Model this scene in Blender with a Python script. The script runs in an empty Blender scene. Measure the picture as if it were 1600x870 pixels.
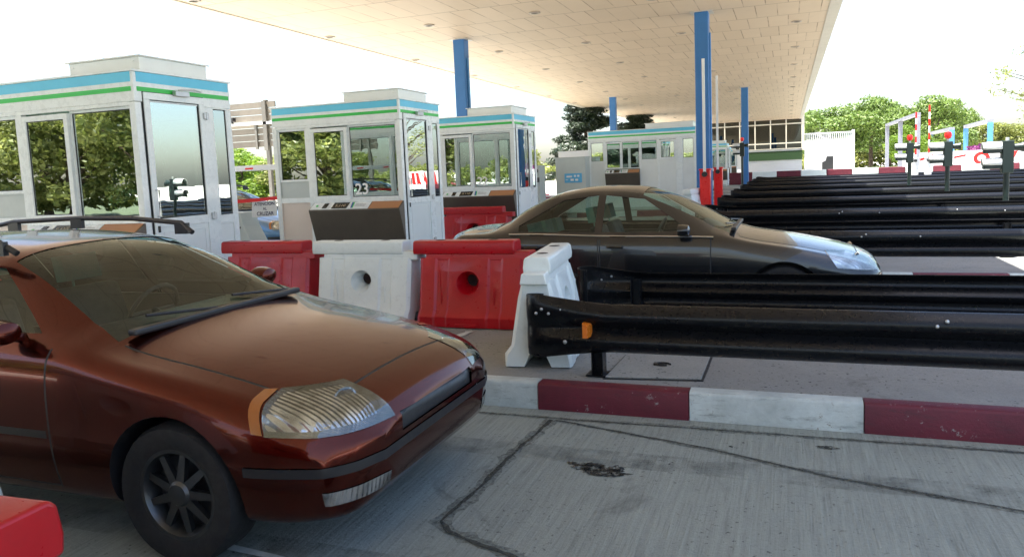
import bpy, bmesh, math, random
import numpy as np
from mathutils import Vector, Matrix
R = math.radians
PI = math.pi
sc = bpy.context.scene
C = sc.collection

# ------------------------------------------------------------------ camera
F_, YAW, PITCH, ROLL, PYC, EYE = 1168.69, -0.35647057, -0.10625444, -0.04137267, 393.04, 1.6
fw = Vector((math.sin(YAW)*math.cos(PITCH), math.cos(YAW)*math.cos(PITCH), math.sin(PITCH)))
rr = fw.cross(Vector((0, 0, 1))).normalized(); uu = rr.cross(fw)
r2 = math.cos(ROLL)*rr + math.sin(ROLL)*uu
u2 = -math.sin(ROLL)*rr + math.cos(ROLL)*uu
cd = bpy.data.cameras.new('camera'); co = bpy.data.objects.new('camera', cd); C.objects.link(co)
co.matrix_world = Matrix(((r2.x, u2.x, -fw.x, 0), (r2.y, u2.y, -fw.y, 0), (r2.z, u2.z, -fw.z, EYE), (0, 0, 0, 1)))
cd.sensor_width = 36; cd.lens = F_/1600*36; cd.shift_y = -(435-PYC)/1600
cd.clip_start = 0.05; cd.clip_end = 3000
sc.camera = co

# ------------------------------------------------------------------ materials
def nm(name):
    m = bpy.data.materials.new(name); m.use_nodes = True
    nt = m.node_tree; b = nt.nodes['Principled BSDF']
    return m, nt, b
def N(nt, t, **k):
    n = nt.nodes.new(t)
    for a, v in k.items(): setattr(n, a, v)
    return n
def L(nt, a, b): nt.links.new(a, b)
def coords(nt, scale=(1, 1, 1), rot=(0, 0, 0), kind='Object'):
    t = N(nt, 'ShaderNodeTexCoord'); mp = N(nt, 'ShaderNodeMapping')
    mp.inputs['Scale'].default_value = scale; mp.inputs['Rotation'].default_value = rot
    L(nt, t.outputs[kind], mp.inputs[0]); return mp.outputs[0]
def noise(nt, vec, scale, detail=5, rough=.6, dist=0):
    n = N(nt, 'ShaderNodeTexNoise'); n.inputs['Scale'].default_value = scale
    n.inputs['Detail'].default_value = detail; n.inputs['Roughness'].default_value = rough
    n.inputs['Distortion'].default_value = dist
    L(nt, vec, n.inputs['Vector']); return n.outputs['Fac']
def ramp(nt, fac, stops):
    r = N(nt, 'ShaderNodeValToRGB'); e = r.color_ramp.elements
    while len(e) < len(stops): e.new(.5)
    for x, (p, c) in zip(e, stops):
        x.position = p; x.color = (c[0], c[1], c[2], 1) if hasattr(c, '__len__') else (c, c, c, 1)
    L(nt, fac, r.inputs[0]); return r.outputs[0]
def mix(nt, fac, a, b, mode='MIX'):
    n = N(nt, 'ShaderNodeMix', data_type='RGBA', blend_type=mode)
    for s, v in ((0, fac), (6, a), (7, b)):
        if hasattr(v, 'is_linked'): L(nt, v, n.inputs[s])
        elif s == 0: n.inputs[0].default_value = v
        else: n.inputs[s].default_value = (*v, 1)
    return n.outputs[2]
def bump(nt, b, h, strength=.3, dist=.01):
    n = N(nt, 'ShaderNodeBump'); n.inputs['Strength'].default_value = strength; n.inputs['Distance'].default_value = dist
    L(nt, h, n.inputs['Height']); L(nt, n.outputs[0], b.inputs['Normal'])
def plain(name, col, rough=.5, metal=0, coat=0, var=.12, dirt=.25, scale=3, bmp=0, spec=.5):
    """a painted / metal surface with slight mottling and grime of its own"""
    m, nt, b = nm(name)
    v = coords(nt)
    n1 = noise(nt, v, scale, 6, .65); n2 = noise(nt, v, scale*7, 4, .7)
    c1 = tuple(x*(1-var) for x in col); c2 = tuple(min(1, x*(1+var*.6)) for x in col)
    base = mix(nt, ramp(nt, n1, ((.3, 0), (.7, 1))), c1, c2)
    if dirt:
        d = ramp(nt, n2, ((.56, 0), (.78, dirt)))
        base = mix(nt, d, base, tuple(x*.45+.01 for x in col))
    L(nt, base, b.inputs['Base Color'])
    b.inputs['Metallic'].default_value = metal; b.inputs['Coat Weight'].default_value = coat
    b.inputs['Coat Roughness'].default_value = .05; b.inputs['Specular IOR Level'].default_value = spec
    rg = ramp(nt, n2, ((.3, max(.02, rough*.8)), (.75, min(1, rough*1.25)))); L(nt, rg, b.inputs['Roughness'])
    if bmp: bump(nt, b, n2, bmp, .01)
    return m

def concrete(name, base, grooves=True, stains=True, tint=(.92, 1, .97)):
    m, nt, b = nm(name)
    v = coords(nt)
    big = noise(nt, v, .55, 6, .6, .4); mid = noise(nt, v, 3.3, 7, .7); fine = noise(nt, v, 60, 4, .8)
    c = mix(nt, ramp(nt, big, ((.3, 0), (.7, 1))), tuple(base*t*.72 for t in tint), tuple(base*t*1.15 for t in tint))
    c = mix(nt, ramp(nt, mid, ((.35, .0), (.72, .55))), c, tuple(base*t*.62 for t in tint))
    c = mix(nt, ramp(nt, fine, ((.35, 0), (.8, .5))), c, tuple(min(1, base*t*1.5) for t in tint))
    pv = N(nt, 'ShaderNodeTexVoronoi'); pv.inputs['Scale'].default_value = 21; L(nt, v, pv.inputs['Vector'])
    pits = ramp(nt, noise(nt, v, 34, 3, .6), ((.62, 0), (.67, 1)))
    pm = N(nt, 'ShaderNodeMath', operation='MULTIPLY'); L(nt, pits, pm.inputs[0])
    L(nt, ramp(nt, noise(nt, v, 2.1, 3, .6), ((.42, .12), (.56, .95))), pm.inputs[1])
    c = mix(nt, pm.outputs[0], c, (.03, .03, .028))
    h = fine
    if grooves:
        gv = coords(nt, (26, .9, 1)); g = noise(nt, gv, 1.6, 6, .72, .25)
        gm = ramp(nt, g, ((.38, 0), (.66, .50)))
        c = mix(nt, gm, c, tuple(base*t*1.5 for t in tint))
        gd = ramp(nt, noise(nt, coords(nt, (34, 1.3, 1)), 2.2, 5, .7, .2), ((.52, 0), (.74, .55)))
        c = mix(nt, gd, c, tuple(base*t*.40 for t in tint))
        hm = N(nt, 'ShaderNodeMath', operation='ADD'); L(nt, g, hm.inputs[0]); L(nt, fine, hm.inputs[1]); h = hm.outputs[0]
    if stains:
        s = noise(nt, v, 1.15, 8, .75, 1.0)
        c = mix(nt, ramp(nt, s, ((.58, 0), (.72, .65))), c, (.035, .033, .03))
    L(nt, c, b.inputs['Base Color']); b.inputs['Roughness'].default_value = .78
    bump(nt, b, h, .7, .008)
    return m

def leafmat(name, a, bcol, trans=.35):
    m, nt, b = nm(name)
    ge = N(nt, 'ShaderNodeNewGeometry')
    v = coords(nt); n1 = noise(nt, v, .8, 3, .6)
    c = mix(nt, ge.outputs['Random Per Island'], a, bcol)
    c = mix(nt, ramp(nt, n1, ((.35, 0), (.7, .6))), c, tuple(x*.6 for x in a))
    L(nt, c, b.inputs['Base Color']); b.inputs['Roughness'].default_value = .5
    tr = N(nt, 'ShaderNodeBsdfTranslucent'); L(nt, c, tr.inputs[0])
    ms = N(nt, 'ShaderNodeMixShader'); ms.inputs[0].default_value = trans
    L(nt, b.outputs[0], ms.inputs[1]); L(nt, tr.outputs[0], ms.inputs[2])
    L(nt, ms.outputs[0], nt.nodes['Material Output'].inputs[0])
    return m

def glassmat(name, tint=(.35, .45, .42), refl=.55, ripple=.0, rough=.0, scale=3.0):
    """coated window glass: part mirror, part tinted see-through"""
    m, nt, b = nm(name); nt.nodes.remove(b)
    gl = N(nt, 'ShaderNodeBsdfGlossy'); gl.inputs['Roughness'].default_value = rough; gl.inputs['Color'].default_value = (.92, 1, .97, 1)
    tr = N(nt, 'ShaderNodeBsdfTransparent'); tr.inputs[0].default_value = (*tint, 1)
    if ripple:
        bp = N(nt, 'ShaderNodeBump'); bp.inputs['Strength'].default_value = ripple; bp.inputs['Distance'].default_value = .01
        L(nt, noise(nt, coords(nt), scale, 2, .5), bp.inputs['Height']); L(nt, bp.outputs[0], gl.inputs['Normal'])
    fr = N(nt, 'ShaderNodeLayerWeight'); fr.inputs[0].default_value = .25
    mr = N(nt, 'ShaderNodeMapRange'); mr.inputs['To Min'].default_value = refl; mr.inputs['To Max'].default_value = 1
    L(nt, fr.outputs['Fresnel'], mr.inputs[0])
    ms = N(nt, 'ShaderNodeMixShader'); L(nt, mr.outputs[0], ms.inputs[0]); L(nt, tr.outputs[0], ms.inputs[1]); L(nt, gl.outputs[0], ms.inputs[2])
    L(nt, ms.outputs[0], nt.nodes['Material Output'].inputs[0])
    return m

def carpaint(name, col, metal=.2, rough=.35):
    m, nt, b = nm(name)
    ge = N(nt, 'ShaderNodeNewGeometry')
    fl = noise(nt, coords(nt), 400, 2, .5)
    c = mix(nt, ramp(nt, fl, ((.4, 0), (.7, .5))), col, tuple(min(1, x*1.8+.01) for x in col))
    c = mix(nt, ge.outputs['Backfacing'], c, (.03, .03, .032))     # cloth lining inside
    L(nt, c, b.inputs['Base Color']); b.inputs['Metallic'].default_value = metal; b.inputs['Roughness'].default_value = rough
    inv = N(nt, 'ShaderNodeMath', operation='SUBTRACT'); inv.inputs[0].default_value = 1; L(nt, ge.outputs['Backfacing'], inv.inputs[1])
    cw = N(nt, 'ShaderNodeMath', operation='MULTIPLY'); L(nt, inv.outputs[0], cw.inputs[0]); cw.inputs[1].default_value = .4 if metal > .8 else .75; L(nt, cw.outputs[0], b.inputs['Coat Weight']); b.inputs['Coat Roughness'].default_value = .03
    return m

def ceilmat():
    m, nt, b = nm('ceiling panels')
    v = coords(nt)
    br = N(nt, 'ShaderNodeTexBrick'); L(nt, v, br.inputs['Vector'])
    br.inputs['Scale'].default_value = 1; br.inputs['Brick Width'].default_value = .6; br.inputs['Row Height'].default_value = 1.92
    # rows run along the lane: each strip 1.92 m, its panels .6 m
    br.offset = 0.5; br.inputs['Mortar Size'].default_value = .015; br.inputs['Mortar Smooth'].default_value = .1; br.inputs['Bias'].default_value = 0
    br.inputs['Color1'].default_value = (.71, .555, .41, 1); br.inputs['Color2'].default_value = (.64, .495, .36, 1); br.inputs['Mortar'].default_value = (.32, .21, .13, 1)
    v2 = coords(nt)
    st = ramp(nt, noise(nt, v2, .25, 5, .6), ((.4, 0), (.75, .35)))
    nj = ramp(nt, noise(nt, v2, .9, 3, .6), ((.42, 0), (.6, .8)))
    cb = mix(nt, nj, br.outputs['Color'], (.675, .525, .385))
    sx = N(nt, 'ShaderNodeSeparateXYZ'); L(nt, v2, sx.inputs[0])
    mo = N(nt, 'ShaderNodeMath', operation='MODULO'); ad = N(nt, 'ShaderNodeMath', operation='ADD'); L(nt, sx.outputs[1], ad.inputs[0]); ad.inputs[1].default_value = 192.02; L(nt, ad.outputs[0], mo.inputs[0]); mo.inputs[1].default_value = 1.92
    lt = N(nt, 'ShaderNodeMath', operation='LESS_THAN'); L(nt, mo.outputs[0], lt.inputs[0]); lt.inputs[1].default_value = .04
    cb = mix(nt, lt.outputs[0], cb, (.36, .25, .16))
    c = mix(nt, st, cb, (.60, .47, .35))
    c = mix(nt, ramp(nt, noise(nt, v2, 2.3, 6, .7), ((.58, 0), (.75, .35))), c, (.54, .42, .31))
    L(nt, c, b.inputs['Base Color']); b.inputs['Roughness'].default_value = .6
    bump(nt, b, br.outputs['Fac'], -.4, .01)
    return m

def barkmat():
    m, nt, b = nm('bark'); v = coords(nt, (1, 1, .25)); n = noise(nt, v, 9, 6, .7)
    L(nt, ramp(nt, n, ((.3, (.03, .02, .014)), (.7, (.16, .115, .08)))), b.inputs['Base Color']); b.inputs['Roughness'].default_value = .9
    bump(nt, b, n, .8, .05); return m

M = {}
M['road'] = concrete('grooved concrete', .27, True, True, (.90, 1, .90))
M['slab'] = concrete('island concrete', .25, False, True, (1, 1, .94))
M['ground'] = concrete('open ground', .55, False, False, (1, .95, .84))
M['kred'] = plain('worn red kerb paint', (.115, .005, .016), .6, var=.25, dirt=.35, scale=5, bmp=.4)
M['kwhite'] = plain('worn white kerb paint', (.46, .50, .48), .6, var=.15, dirt=.6, scale=6, bmp=.4)
def chipped(name, col, under, rough):
    m, nt, b = nm(name); v = coords(nt); n1 = noise(nt, v, 3, 6, .7); n2 = noise(nt, v, 22, 6, .8); n3 = noise(nt, coords(nt, (1, 6, 6)), 5, 5, .8)
    c = mix(nt, ramp(nt, n1, ((.3, 0), (.7, 1))), tuple(x*.7 for x in col), tuple(min(1, x*1.2) for x in col))
    c = mix(nt, ramp(nt, n3, ((.55, 0), (.70, .6))), c, tuple(x*.25+.01 for x in col))
    ch = N(nt, 'ShaderNodeMath', operation='MULTIPLY'); L(nt, ramp(nt, n2, ((.60, 0), (.63, 1))), ch.inputs[0]); L(nt, ramp(nt, n1, ((.50, 0), (.56, 1))), ch.inputs[1])
    c = mix(nt, ch.outputs[0], c, under); L(nt, c, b.inputs['Base Color']); b.inputs['Roughness'].default_value = rough; bump(nt, b, n2, .6, .006); return m
M['kred'] = chipped('worn red kerb paint', (.115, .005, .018), (.24, .22, .21), .55)
M['kwhite'] = chipped('worn white kerb paint', (.50, .55, .53), (.22, .20, .17), .6)
M['kedge'] = plain('bare kerb edge', (.30, .29, .26), .8, var=.3, dirt=.5, scale=8, bmp=.4)
M['alu'] = plain('white lacquered aluminium', (.80, .85, .85), .28, coat=.4, var=.05, dirt=.08, scale=1.5)
M['alupanel'] = plain('white infill panel', (.76, .80, .79), .35, coat=.3, var=.06, dirt=.12, scale=1.2)
M['cream'] = plain('cream panel', (.72, .62, .54), .4, var=.05, dirt=.12, scale=1.2)
M['greypanel'] = plain('grey panel', (.50, .55, .53), .4, var=.06, dirt=.1)
M['steel'] = plain('brown-grey steel', (.135, .115, .095), .38, metal=.5, var=.12, dirt=.25, scale=2.5)
M['blueband'] = plain('light blue band', (.13, .58, .82), .35, var=.06, dirt=.1)
M['greenband'] = plain('green band', (.04, .52, .08), .35, var=.06, dirt=.1)
M['seal'] = plain('black seal', (.02, .022, .024), .6, dirt=0)
M['dark'] = plain('dark plastic', (.02, .02, .022), .4, dirt=.1)
M['display'] = plain('display black', (.012, .011, .010), .15, dirt=0)
M['digit'] = plain('dim digits', (.35, .27, .17), .5, dirt=0)
M['orange'] = plain('orange-brown panel', (.44, .20, .085), .35, var=.05, dirt=.1)
M['white'] = plain('white paint', (.80, .80, .78), .4, var=.05, dirt=.08)
M['numwhite'] = plain('white lettering', (.95, .95, .95), .5, var=0, dirt=0)
M['bwhite'] = plain('white plastic', (.74, .79, .77), .38, var=.08, dirt=.3, scale=2.5, bmp=.1)
M['bred'] = plain('red plastic', (.42, .003, .010), .32, var=.15, dirt=.2, scale=2.5, bmp=.1)
M['hole'] = plain('hole dark', (.03, .012, .01), .8, dirt=0)
M['rail'] = plain('black rail paint', (.004, .0045, .006), .30, coat=.1, var=.2, dirt=.2, scale=5, bmp=.02, spec=.25)
M['galv'] = plain('galvanised bolt', (.55, .56, .57), .4, metal=.8)
M['reflector'] = plain('amber reflector', (.75, .20, .02), .25, dirt=.1)
M['colblue'] = plain('blue column paint', (.03, .15, .40), .42, var=.1, dirt=.12, scale=1.5)
M['ltblue'] = plain('light blue paint', (.08, .26, .55), .4, var=.08, dirt=.1)
M['cabred'] = plain('bright red paint', (.80, .012, .01), .3, var=.05, dirt=.1)
M['ceil'] = ceilmat()
M['fascia'] = plain('canopy edge', (.62, .56, .48), .5, var=.08, dirt=.2, scale=.6)
M['wallw'] = plain('white render', (.82, .83, .84), .8, var=.06, dirt=.12, scale=.5, bmp=.2)
M['wframe'] = plain('ivory window frame', (.68, .64, .54), .4, dirt=.05)
M['wglass'] = glassmat('building glass', (.05, .055, .05), .10)
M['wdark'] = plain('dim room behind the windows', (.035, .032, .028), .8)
M['greenwall'] = plain('green band wall', (.018, .055, .012), .6)
M['glass'] = glassmat('booth glass', (.30, .42, .38), .52, .05)
M['glassw'] = glassmat('pale green booth glass', (.40, .62, .54), .62, .02)
M['glassc'] = glassmat('clear booth glass', (.42, .60, .54), .45, .02)
M['carglass'] = glassmat('car glass', (.66, .80, .72), .04)
M['redpaint'] = carpaint('maroon car paint', (.080, .0105, .0042), .9, .20)
M['redpaint'].node_tree.nodes['Principled BSDF'].inputs['Coat Weight'].default_value = .35
M['blackpaint'] = carpaint('black car paint', (.004, .0045, .006), .0, .25)
M['bluepaint'] = carpaint('blue car paint', (.05, .14, .26), .3, .3)
M['tyre'] = plain('tyre rubber', (.012, .012, .013), .75, dirt=.2)
M['rim'] = plain('alloy rim', (.11, .115, .12), .38, metal=.9)
M['chrome'] = plain('bright trim', (.7, .72, .75), .12, metal=1, dirt=0)
M['lamp'] = plain('lamp lens', (.62, .68, .74), .08, metal=.4, coat=1, dirt=0)
M['lens'] = glassmat('headlamp glass', (.9, .93, .95), .12)
def reflmat():
    m, nt, b = nm('headlamp reflector'); wv = N(nt, 'ShaderNodeTexWave'); wv.bands_direction = 'Y'; wv.inputs['Scale'].default_value = 14; wv.inputs['Distortion'].default_value = .2
    L(nt, coords(nt), wv.inputs['Vector']); L(nt, ramp(nt, noise(nt, coords(nt), 9, 2, .5), ((.35, .25), (.6, .75))), b.inputs['Base Color'])
    b.inputs['Metallic'].default_value = .9; b.inputs['Roughness'].default_value = .16; bump(nt, b, wv.outputs['Color'], .6, .01); return m
M['reflbowl'] = reflmat()
M['amber'] = plain('amber lens', (.30, .09, .015), .15, coat=1, dirt=0)
M['plate'] = plain('number plate', (.75, .75, .72), .35, dirt=.05)
M['seatc'] = plain('seat cloth', (.035, .045, .045), .8)
M['seatt'] = plain('teal seat cloth', (.05, .20, .18), .8)
M['bark'] = barkmat()
M['leafpine'] = leafmat('pine needles', (.08, .15, .022), (.20, .28, .05), .3)
M['leafcedar'] = leafmat('cedar needles', (.014, .030, .014), (.035, .055, .02), .15)
M['leafbright'] = leafmat('bright leaves', (.10, .20, .02), (.24, .34, .03), .5)
M['leafolive'] = leafmat('olive leaves', (.11, .15, .025), (.42, .44, .13), .4)
M['grass'] = leafmat('grass blades', (.05, .09, .02), (.12, .15, .04), .3)
M['magenta'] = leafmat('magenta flowers', (.20, .03, .16), (.28, .06, .2), .3)
M['tape'] = plain('red tape', (.85, .02, .02), .4, dirt=0)
M['paper'] = plain('white paper', (.82, .82, .80), .7, dirt=0)
M['ink'] = plain('dark ink', (.04, .03, .08), .7, dirt=0)
M['blue'] = plain('strong blue paint', (.02, .07, .42), .4, dirt=.1)
M['signblue'] = plain('sky blue sign', (.10, .42, .72), .4, dirt=.05)
M['slat'] = plain('weathered slats', (.20, .175, .14), .7, var=.2, dirt=.3, scale=1)
M['slatdark'] = plain('weathered frame', (.17, .16, .14), .7, var=.2, dirt=.3, scale=1)
M['lilac'] = plain('pale grey posts', (.26, .26, .30), .6, dirt=.1)
M['sigdark'] = plain('dark green signal housing', (.006, .016, .013), .4, dirt=.1)
M['sigwhite'] = plain('visor sky sheen and neck', (.6, .62, .6), .4, dirt=.1)  # pale neck; on the visors the sky's reflection is put into this colour

def patchy(name, col, sc_, lo, hi, mx=1.0):
    m, nt, b = nm(name); b.inputs['Base Color'].default_value = (*col, 1); b.inputs['Roughness'].default_value = .8
    mm = N(nt, 'ShaderNodeMath', operation='MULTIPLY'); L(nt, ramp(nt, noise(nt, coords(nt), sc_, 7, .75), ((lo, 0), (hi, 1))), mm.inputs[0]); mm.inputs[1].default_value = mx
    L(nt, mm.outputs[0], b.inputs['Alpha']); return m
M['oil'] = patchy('oil stain', (.028, .027, .022), 26, .40, .60, .9)
M['jointsoft'] = patchy('joint smear', (.06, .066, .058), 38, .38, .66, .62)
M['rubber'] = patchy('tyre rubber smear', (.05, .052, .05), 5, .42, .75, .5)
M['pale'] = plain('worn line and glare', (.55, .58, .55), .7, var=.25, dirt=.5, scale=9)  # worn line on the island; also the painted glare on the road
M['lightring'] = plain('light fitting', (.45, .38, .32), .4)
M['verge'] = plain('mown grass', (.045, .065, .018), .9, var=.4, dirt=.4, scale=1.2, bmp=.8)
M['crack'] = patchy('dark joint sealant', (.045, .05, .043), 30, .30, .52, .95)
M['blindgreen'] = plain('pale green blind', (.50, .74, .64), .7, var=.05, dirt=.05)
M['hatch'] = concrete('hatch concrete', .30, False, False, (1, 1, .93))

# ------------------------------------------------------------------ mesh helpers
def tag(o, label=None, cat=None, group=None, kind=None):
    if label: o['label'] = label
    if cat: o['category'] = cat
    if group: o['group'] = group
    if kind: o['kind'] = kind
    return o
def empty(name, loc, rz=0):
    o = bpy.data.objects.new(name, None); C.objects.link(o); o.location = loc; o.rotation_euler = (0, 0, rz); o.empty_display_size = .2
    return o
class MB:
    def __init__(s): s.v = []; s.f = []; s.m = []
    def add(s, vs, fs, m=0):
        k = len(s.v); s.v += [tuple(v) for v in vs]; s.f += [tuple(i+k for i in f) for f in fs]; s.m += [m]*len(fs); return s
    def box(s, x0, y0, z0, x1, y1, z1, m=0):
        return s.add([(x0,y0,z0),(x1,y0,z0),(x1,y1,z0),(x0,y1,z0),(x0,y0,z1),(x1,y0,z1),(x1,y1,z1),(x0,y1,z1)],
                     [(3,2,1,0),(4,5,6,7),(0,1,5,4),(1,2,6,5),(2,3,7,6),(3,0,4,7)], m)
    def tube(s, pts, r, n=8, m=0, caps=True):
        pts = [Vector(p) for p in pts]; rs = r if hasattr(r, '__len__') else [r]*len(pts)
        vs = []; fs = []
        for i, p in enumerate(pts):
            d = (pts[min(i+1, len(pts)-1)]-pts[max(i-1, 0)]).normalized()
            a = d.cross(Vector((0, 0, 1)));  a = a if a.length > .05 else d.cross(Vector((1, 0, 0))); a.normalize(); b = d.cross(a)
            for k in range(n):
                t = 2*PI*k/n; vs.append(p+(a*math.cos(t)+b*math.sin(t))*rs[i])
        for i in range(len(pts)-1):
            for k in range(n):
                fs.append((i*n+k, i*n+(k+1) % n, (i+1)*n+(k+1) % n, (i+1)*n+k))
        if caps: fs.append(tuple(range(n-1, -1, -1))); fs.append(tuple((len(pts)-1)*n+k for k in range(n)))
        return s.add(vs, fs, m)
    def prism(s, poly, d0, d1, ax='y', m=0):
        """poly in the plane across ax, extruded from d0 to d1"""
        def P(a, b, d): return {'y': (a, d, b), 'x': (d, a, b), 'z': (a, b, d)}[ax]
        n = len(poly); vs = [P(a, b, d0) for a, b in poly]+[P(a, b, d1) for a, b in poly]
        fs = [tuple(range(n)), tuple(range(2*n-1, n-1, -1))]+[(i, n+i, n+(i+1) % n, (i+1) % n) for i in range(n)]
        return s.add(vs, fs, m)
    def lathe(s, prof, cx=0, cy=0, cz=0, n=24, ax='z', m=0):
        vs = []; fs = []
        for (r, h) in prof:
            for k in range(n):
                t = 2*PI*k/n; a, b = r*math.cos(t), r*math.sin(t)
                vs.append({'z': (cx+a, cy+b, cz+h), 'y': (cx+a, cy+h, cz+b), 'x': (cx+h, cy+a, cz+b)}[ax])
        for i in range(len(prof)-1):
            for k in range(n): fs.append((i*n+k, i*n+(k+1) % n, (i+1)*n+(k+1) % n, (i+1)*n+k))
        return s.add(vs, fs, m)
    def loft(s, rings, m=0, closed=False, cap=False):
        n = len(rings[0]); vs = [p for r in rings for p in r]; fs = []
        for i in range(len(rings)-1):
            for k in range(n if closed else n-1):
                fs.append((i*n+k, i*n+(k+1) % n, (i+1)*n+(k+1) % n, (i+1)*n+k))
        if cap: fs.append(tuple(range(n-1, -1, -1))); fs.append(tuple((len(rings)-1)*n+k for k in range(n)))
        return s.add(vs, fs, m)
    def build(s, name, mats, parent=None, smooth=False, bevel=0, fix=True, seg=2):
        me = bpy.data.meshes.new(name); me.from_pydata(s.v, [], s.f)
        mats = mats if isinstance(mats, (list, tuple)) else [mats]
        for m in mats: me.materials.append(M[m] if isinstance(m, str) else m)
        me.polygons.foreach_set('material_index', s.m)
        if fix:
            bm = bmesh.new(); bm.from_mesh(me)
            if name == 'cut': bmesh.ops.remove_doubles(bm, verts=bm.verts, dist=1e-5)
            bmesh.ops.recalc_face_normals(bm, faces=bm.faces); bm.to_mesh(me); bm.free()
        o = bpy.data.objects.new(name, me); C.objects.link(o)
        if parent: o.parent = parent
        if smooth:
            me.shade_smooth()
            try: me.set_sharp_from_angle(angle=R(38))
            except Exception: pass
        if bevel:
            b = o.modifiers.new('b', 'BEVEL'); b.width = bevel; b.segments = seg; b.limit_method = 'ANGLE'; b.angle_limit = R(35); b.harden_normals = False
        return o
def children(o): return list(o.children)
def copy_tree(o, parent=None):
    c = o.copy(); C.objects.link(c)
    if parent is not None: c.parent = parent
    for ch in children(o): copy_tree(ch, c)
    return c
def text(name, body, size, mat, parent, loc, rot, extrude=.002, align='CENTER'):
    cu = bpy.data.curves.new(name, 'FONT'); cu.body = body; cu.size = size; cu.extrude = extrude; cu.align_x = align; cu.align_y = 'CENTER'; cu.offset = size*.012
    t = bpy.data.objects.new(name, cu); C.objects.link(t); dg = bpy.context.evaluated_depsgraph_get(); dg.update()
    me = bpy.data.meshes.new_from_object(t.evaluated_get(dg)); bpy.data.objects.remove(t)
    me.materials.clear(); me.materials.append(M[mat])
    o = bpy.data.objects.new(name, me); C.objects.link(o); o.parent = parent; o.location = loc; o.rotation_euler = rot
    return o
def rnd_poly(cx, cy, rx, ry, n=22, j=.3, seed=0):
    rg = random.Random(seed); return [(cx+rx*(1+rg.uniform(-j, j))*math.cos(2*PI*k/n), cy+ry*(1+rg.uniform(-j, j))*math.sin(2*PI*k/n)) for k in range(n)]

# ------------------------------------------------------------------ ground, lanes and islands
g = MB(); g.add([(-900, -900, -.02), (900, -900, -.02), (900, 1500, -.02), (-900, 1500, -.02)], [(0, 1, 2, 3)])
tag(g.build('ground', 'ground'), kind='structure')
g = MB(); g.add([(-16, -30, 0), (9, -30, 0), (9, 84, 0), (-16, 84, 0)], [(0, 1, 2, 3)])
tag(g.build('road', 'road'), kind='structure')

g = MB(); g.add([(-120, -90, -.012), (60, -90, -.012), (60, -15.6, -.012), (-120, -15.6, -.012)], [(0, 1, 2, 3)])
tag(g.build('grass_verge', 'verge'), kind='structure')
def strip(pts, w, z, rg):
    b = MB(); pts = [Vector((x, y, 0)) for x, y in pts]
    fine = []
    for a, c in zip(pts, pts[1:]):
        n = max(2, int((c-a).length/.05))
        for k in range(n): fine.append(a.lerp(c, k/n))
    fine.append(pts[-1]); ring = []; off = 0
    for i, p in enumerate(fine):
        d = (fine[min(i+1, len(fine)-1)]-fine[max(i-1, 0)]).normalized(); nn = Vector((-d.y, d.x, 0))
        off = off*.85+rg.uniform(-1, 1)*min(w, .03)*.22; ww = w*.5*rg.uniform(.5, 1.35)
        ring.append([tuple(p+nn*(off+ww)+Vector((0, 0, z))), tuple(p+nn*(off-ww)+Vector((0, 0, z)))])
    return b.loft(ring)
rg = random.Random(5)
b = strip([(-1.44, 4.46), (-1.48, 3.84), (-1.49, 3.23), (-1.52, 2.98), (-1.44, 2.9), (-1.09, 2.78), (-.6, 2.6)], .024, .004, rg)
for pts, w in (([(-1.41, 4.46), (-.45, 4.2), (.2, 3.95), (.98, 3.76), (2.4, 3.4), (5, 2.7)], .014), ([(-9, 4.5), (-1.37, 4.49), (1.18, 4.53), (6, 4.55), (14, 4.56)], .011)):
    s = strip(pts, w, .004, rg); b.add(s.v, s.f)
tag(b.build('road_joint', 'crack'), kind='structure')
b = strip([(-1.44, 4.46), (-1.48, 3.84), (-1.49, 3.23), (-1.52, 2.98), (-1.44, 2.9), (-1.09, 2.78), (-.6, 2.6)], .095, .003, rg)
for pts, w in (([(-1.41, 4.46), (-.45, 4.2), (.2, 3.95), (.98, 3.76), (2.4, 3.4), (5, 2.7)], .05), ([(-9, 4.5), (-1.37, 4.49), (1.18, 4.53), (6, 4.55), (14, 4.56)], .06)):
    s2_ = strip(pts, w, .003, rg); b.add(s2_.v, s2_.f)
tag(b.build('joint_smear', 'jointsoft'), kind='structure')
b = MB()
for y_, w_ in ((2.55, .20), (3.92, .22)): b.add([(-14, y_-w_/2, .002), (9, y_-w_/2, .002), (9, y_+w_/2, .002), (-14, y_+w_/2, .002)], [(0, 1, 2, 3)])
tag(b.build('tyre_track', 'rubber'), kind='structure')
b = MB()
for cx, cy, rx, ry, sd in ((-1.03, 3.76, .05, .025, 1), (-.93, 3.73, .07, .028, 2), (-.99, 3.80, .035, .015, 3), (-.86, 3.78, .025, .02, 4), (-.85, 3.70, .02, .012, 5), (-1.12, 3.80, .02, .008, 8), (.2, 4.36, .03, .012, 6), (-.3, 4.25, .012, .007, 7)):
    b.prism(rnd_poly(cx, cy, rx*1.8, ry*1.9, 26, .35, sd), .0042, .0052, 'z')
tag(b.build('road_stain', 'oil'), kind='structure')
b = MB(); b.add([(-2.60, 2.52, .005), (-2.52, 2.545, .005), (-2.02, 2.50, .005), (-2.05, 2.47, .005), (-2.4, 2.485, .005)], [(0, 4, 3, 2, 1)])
tag(b.build('glare_strip', 'pale'), kind='structure')  # flat pale strip, a glare of light painted onto the road

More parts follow.
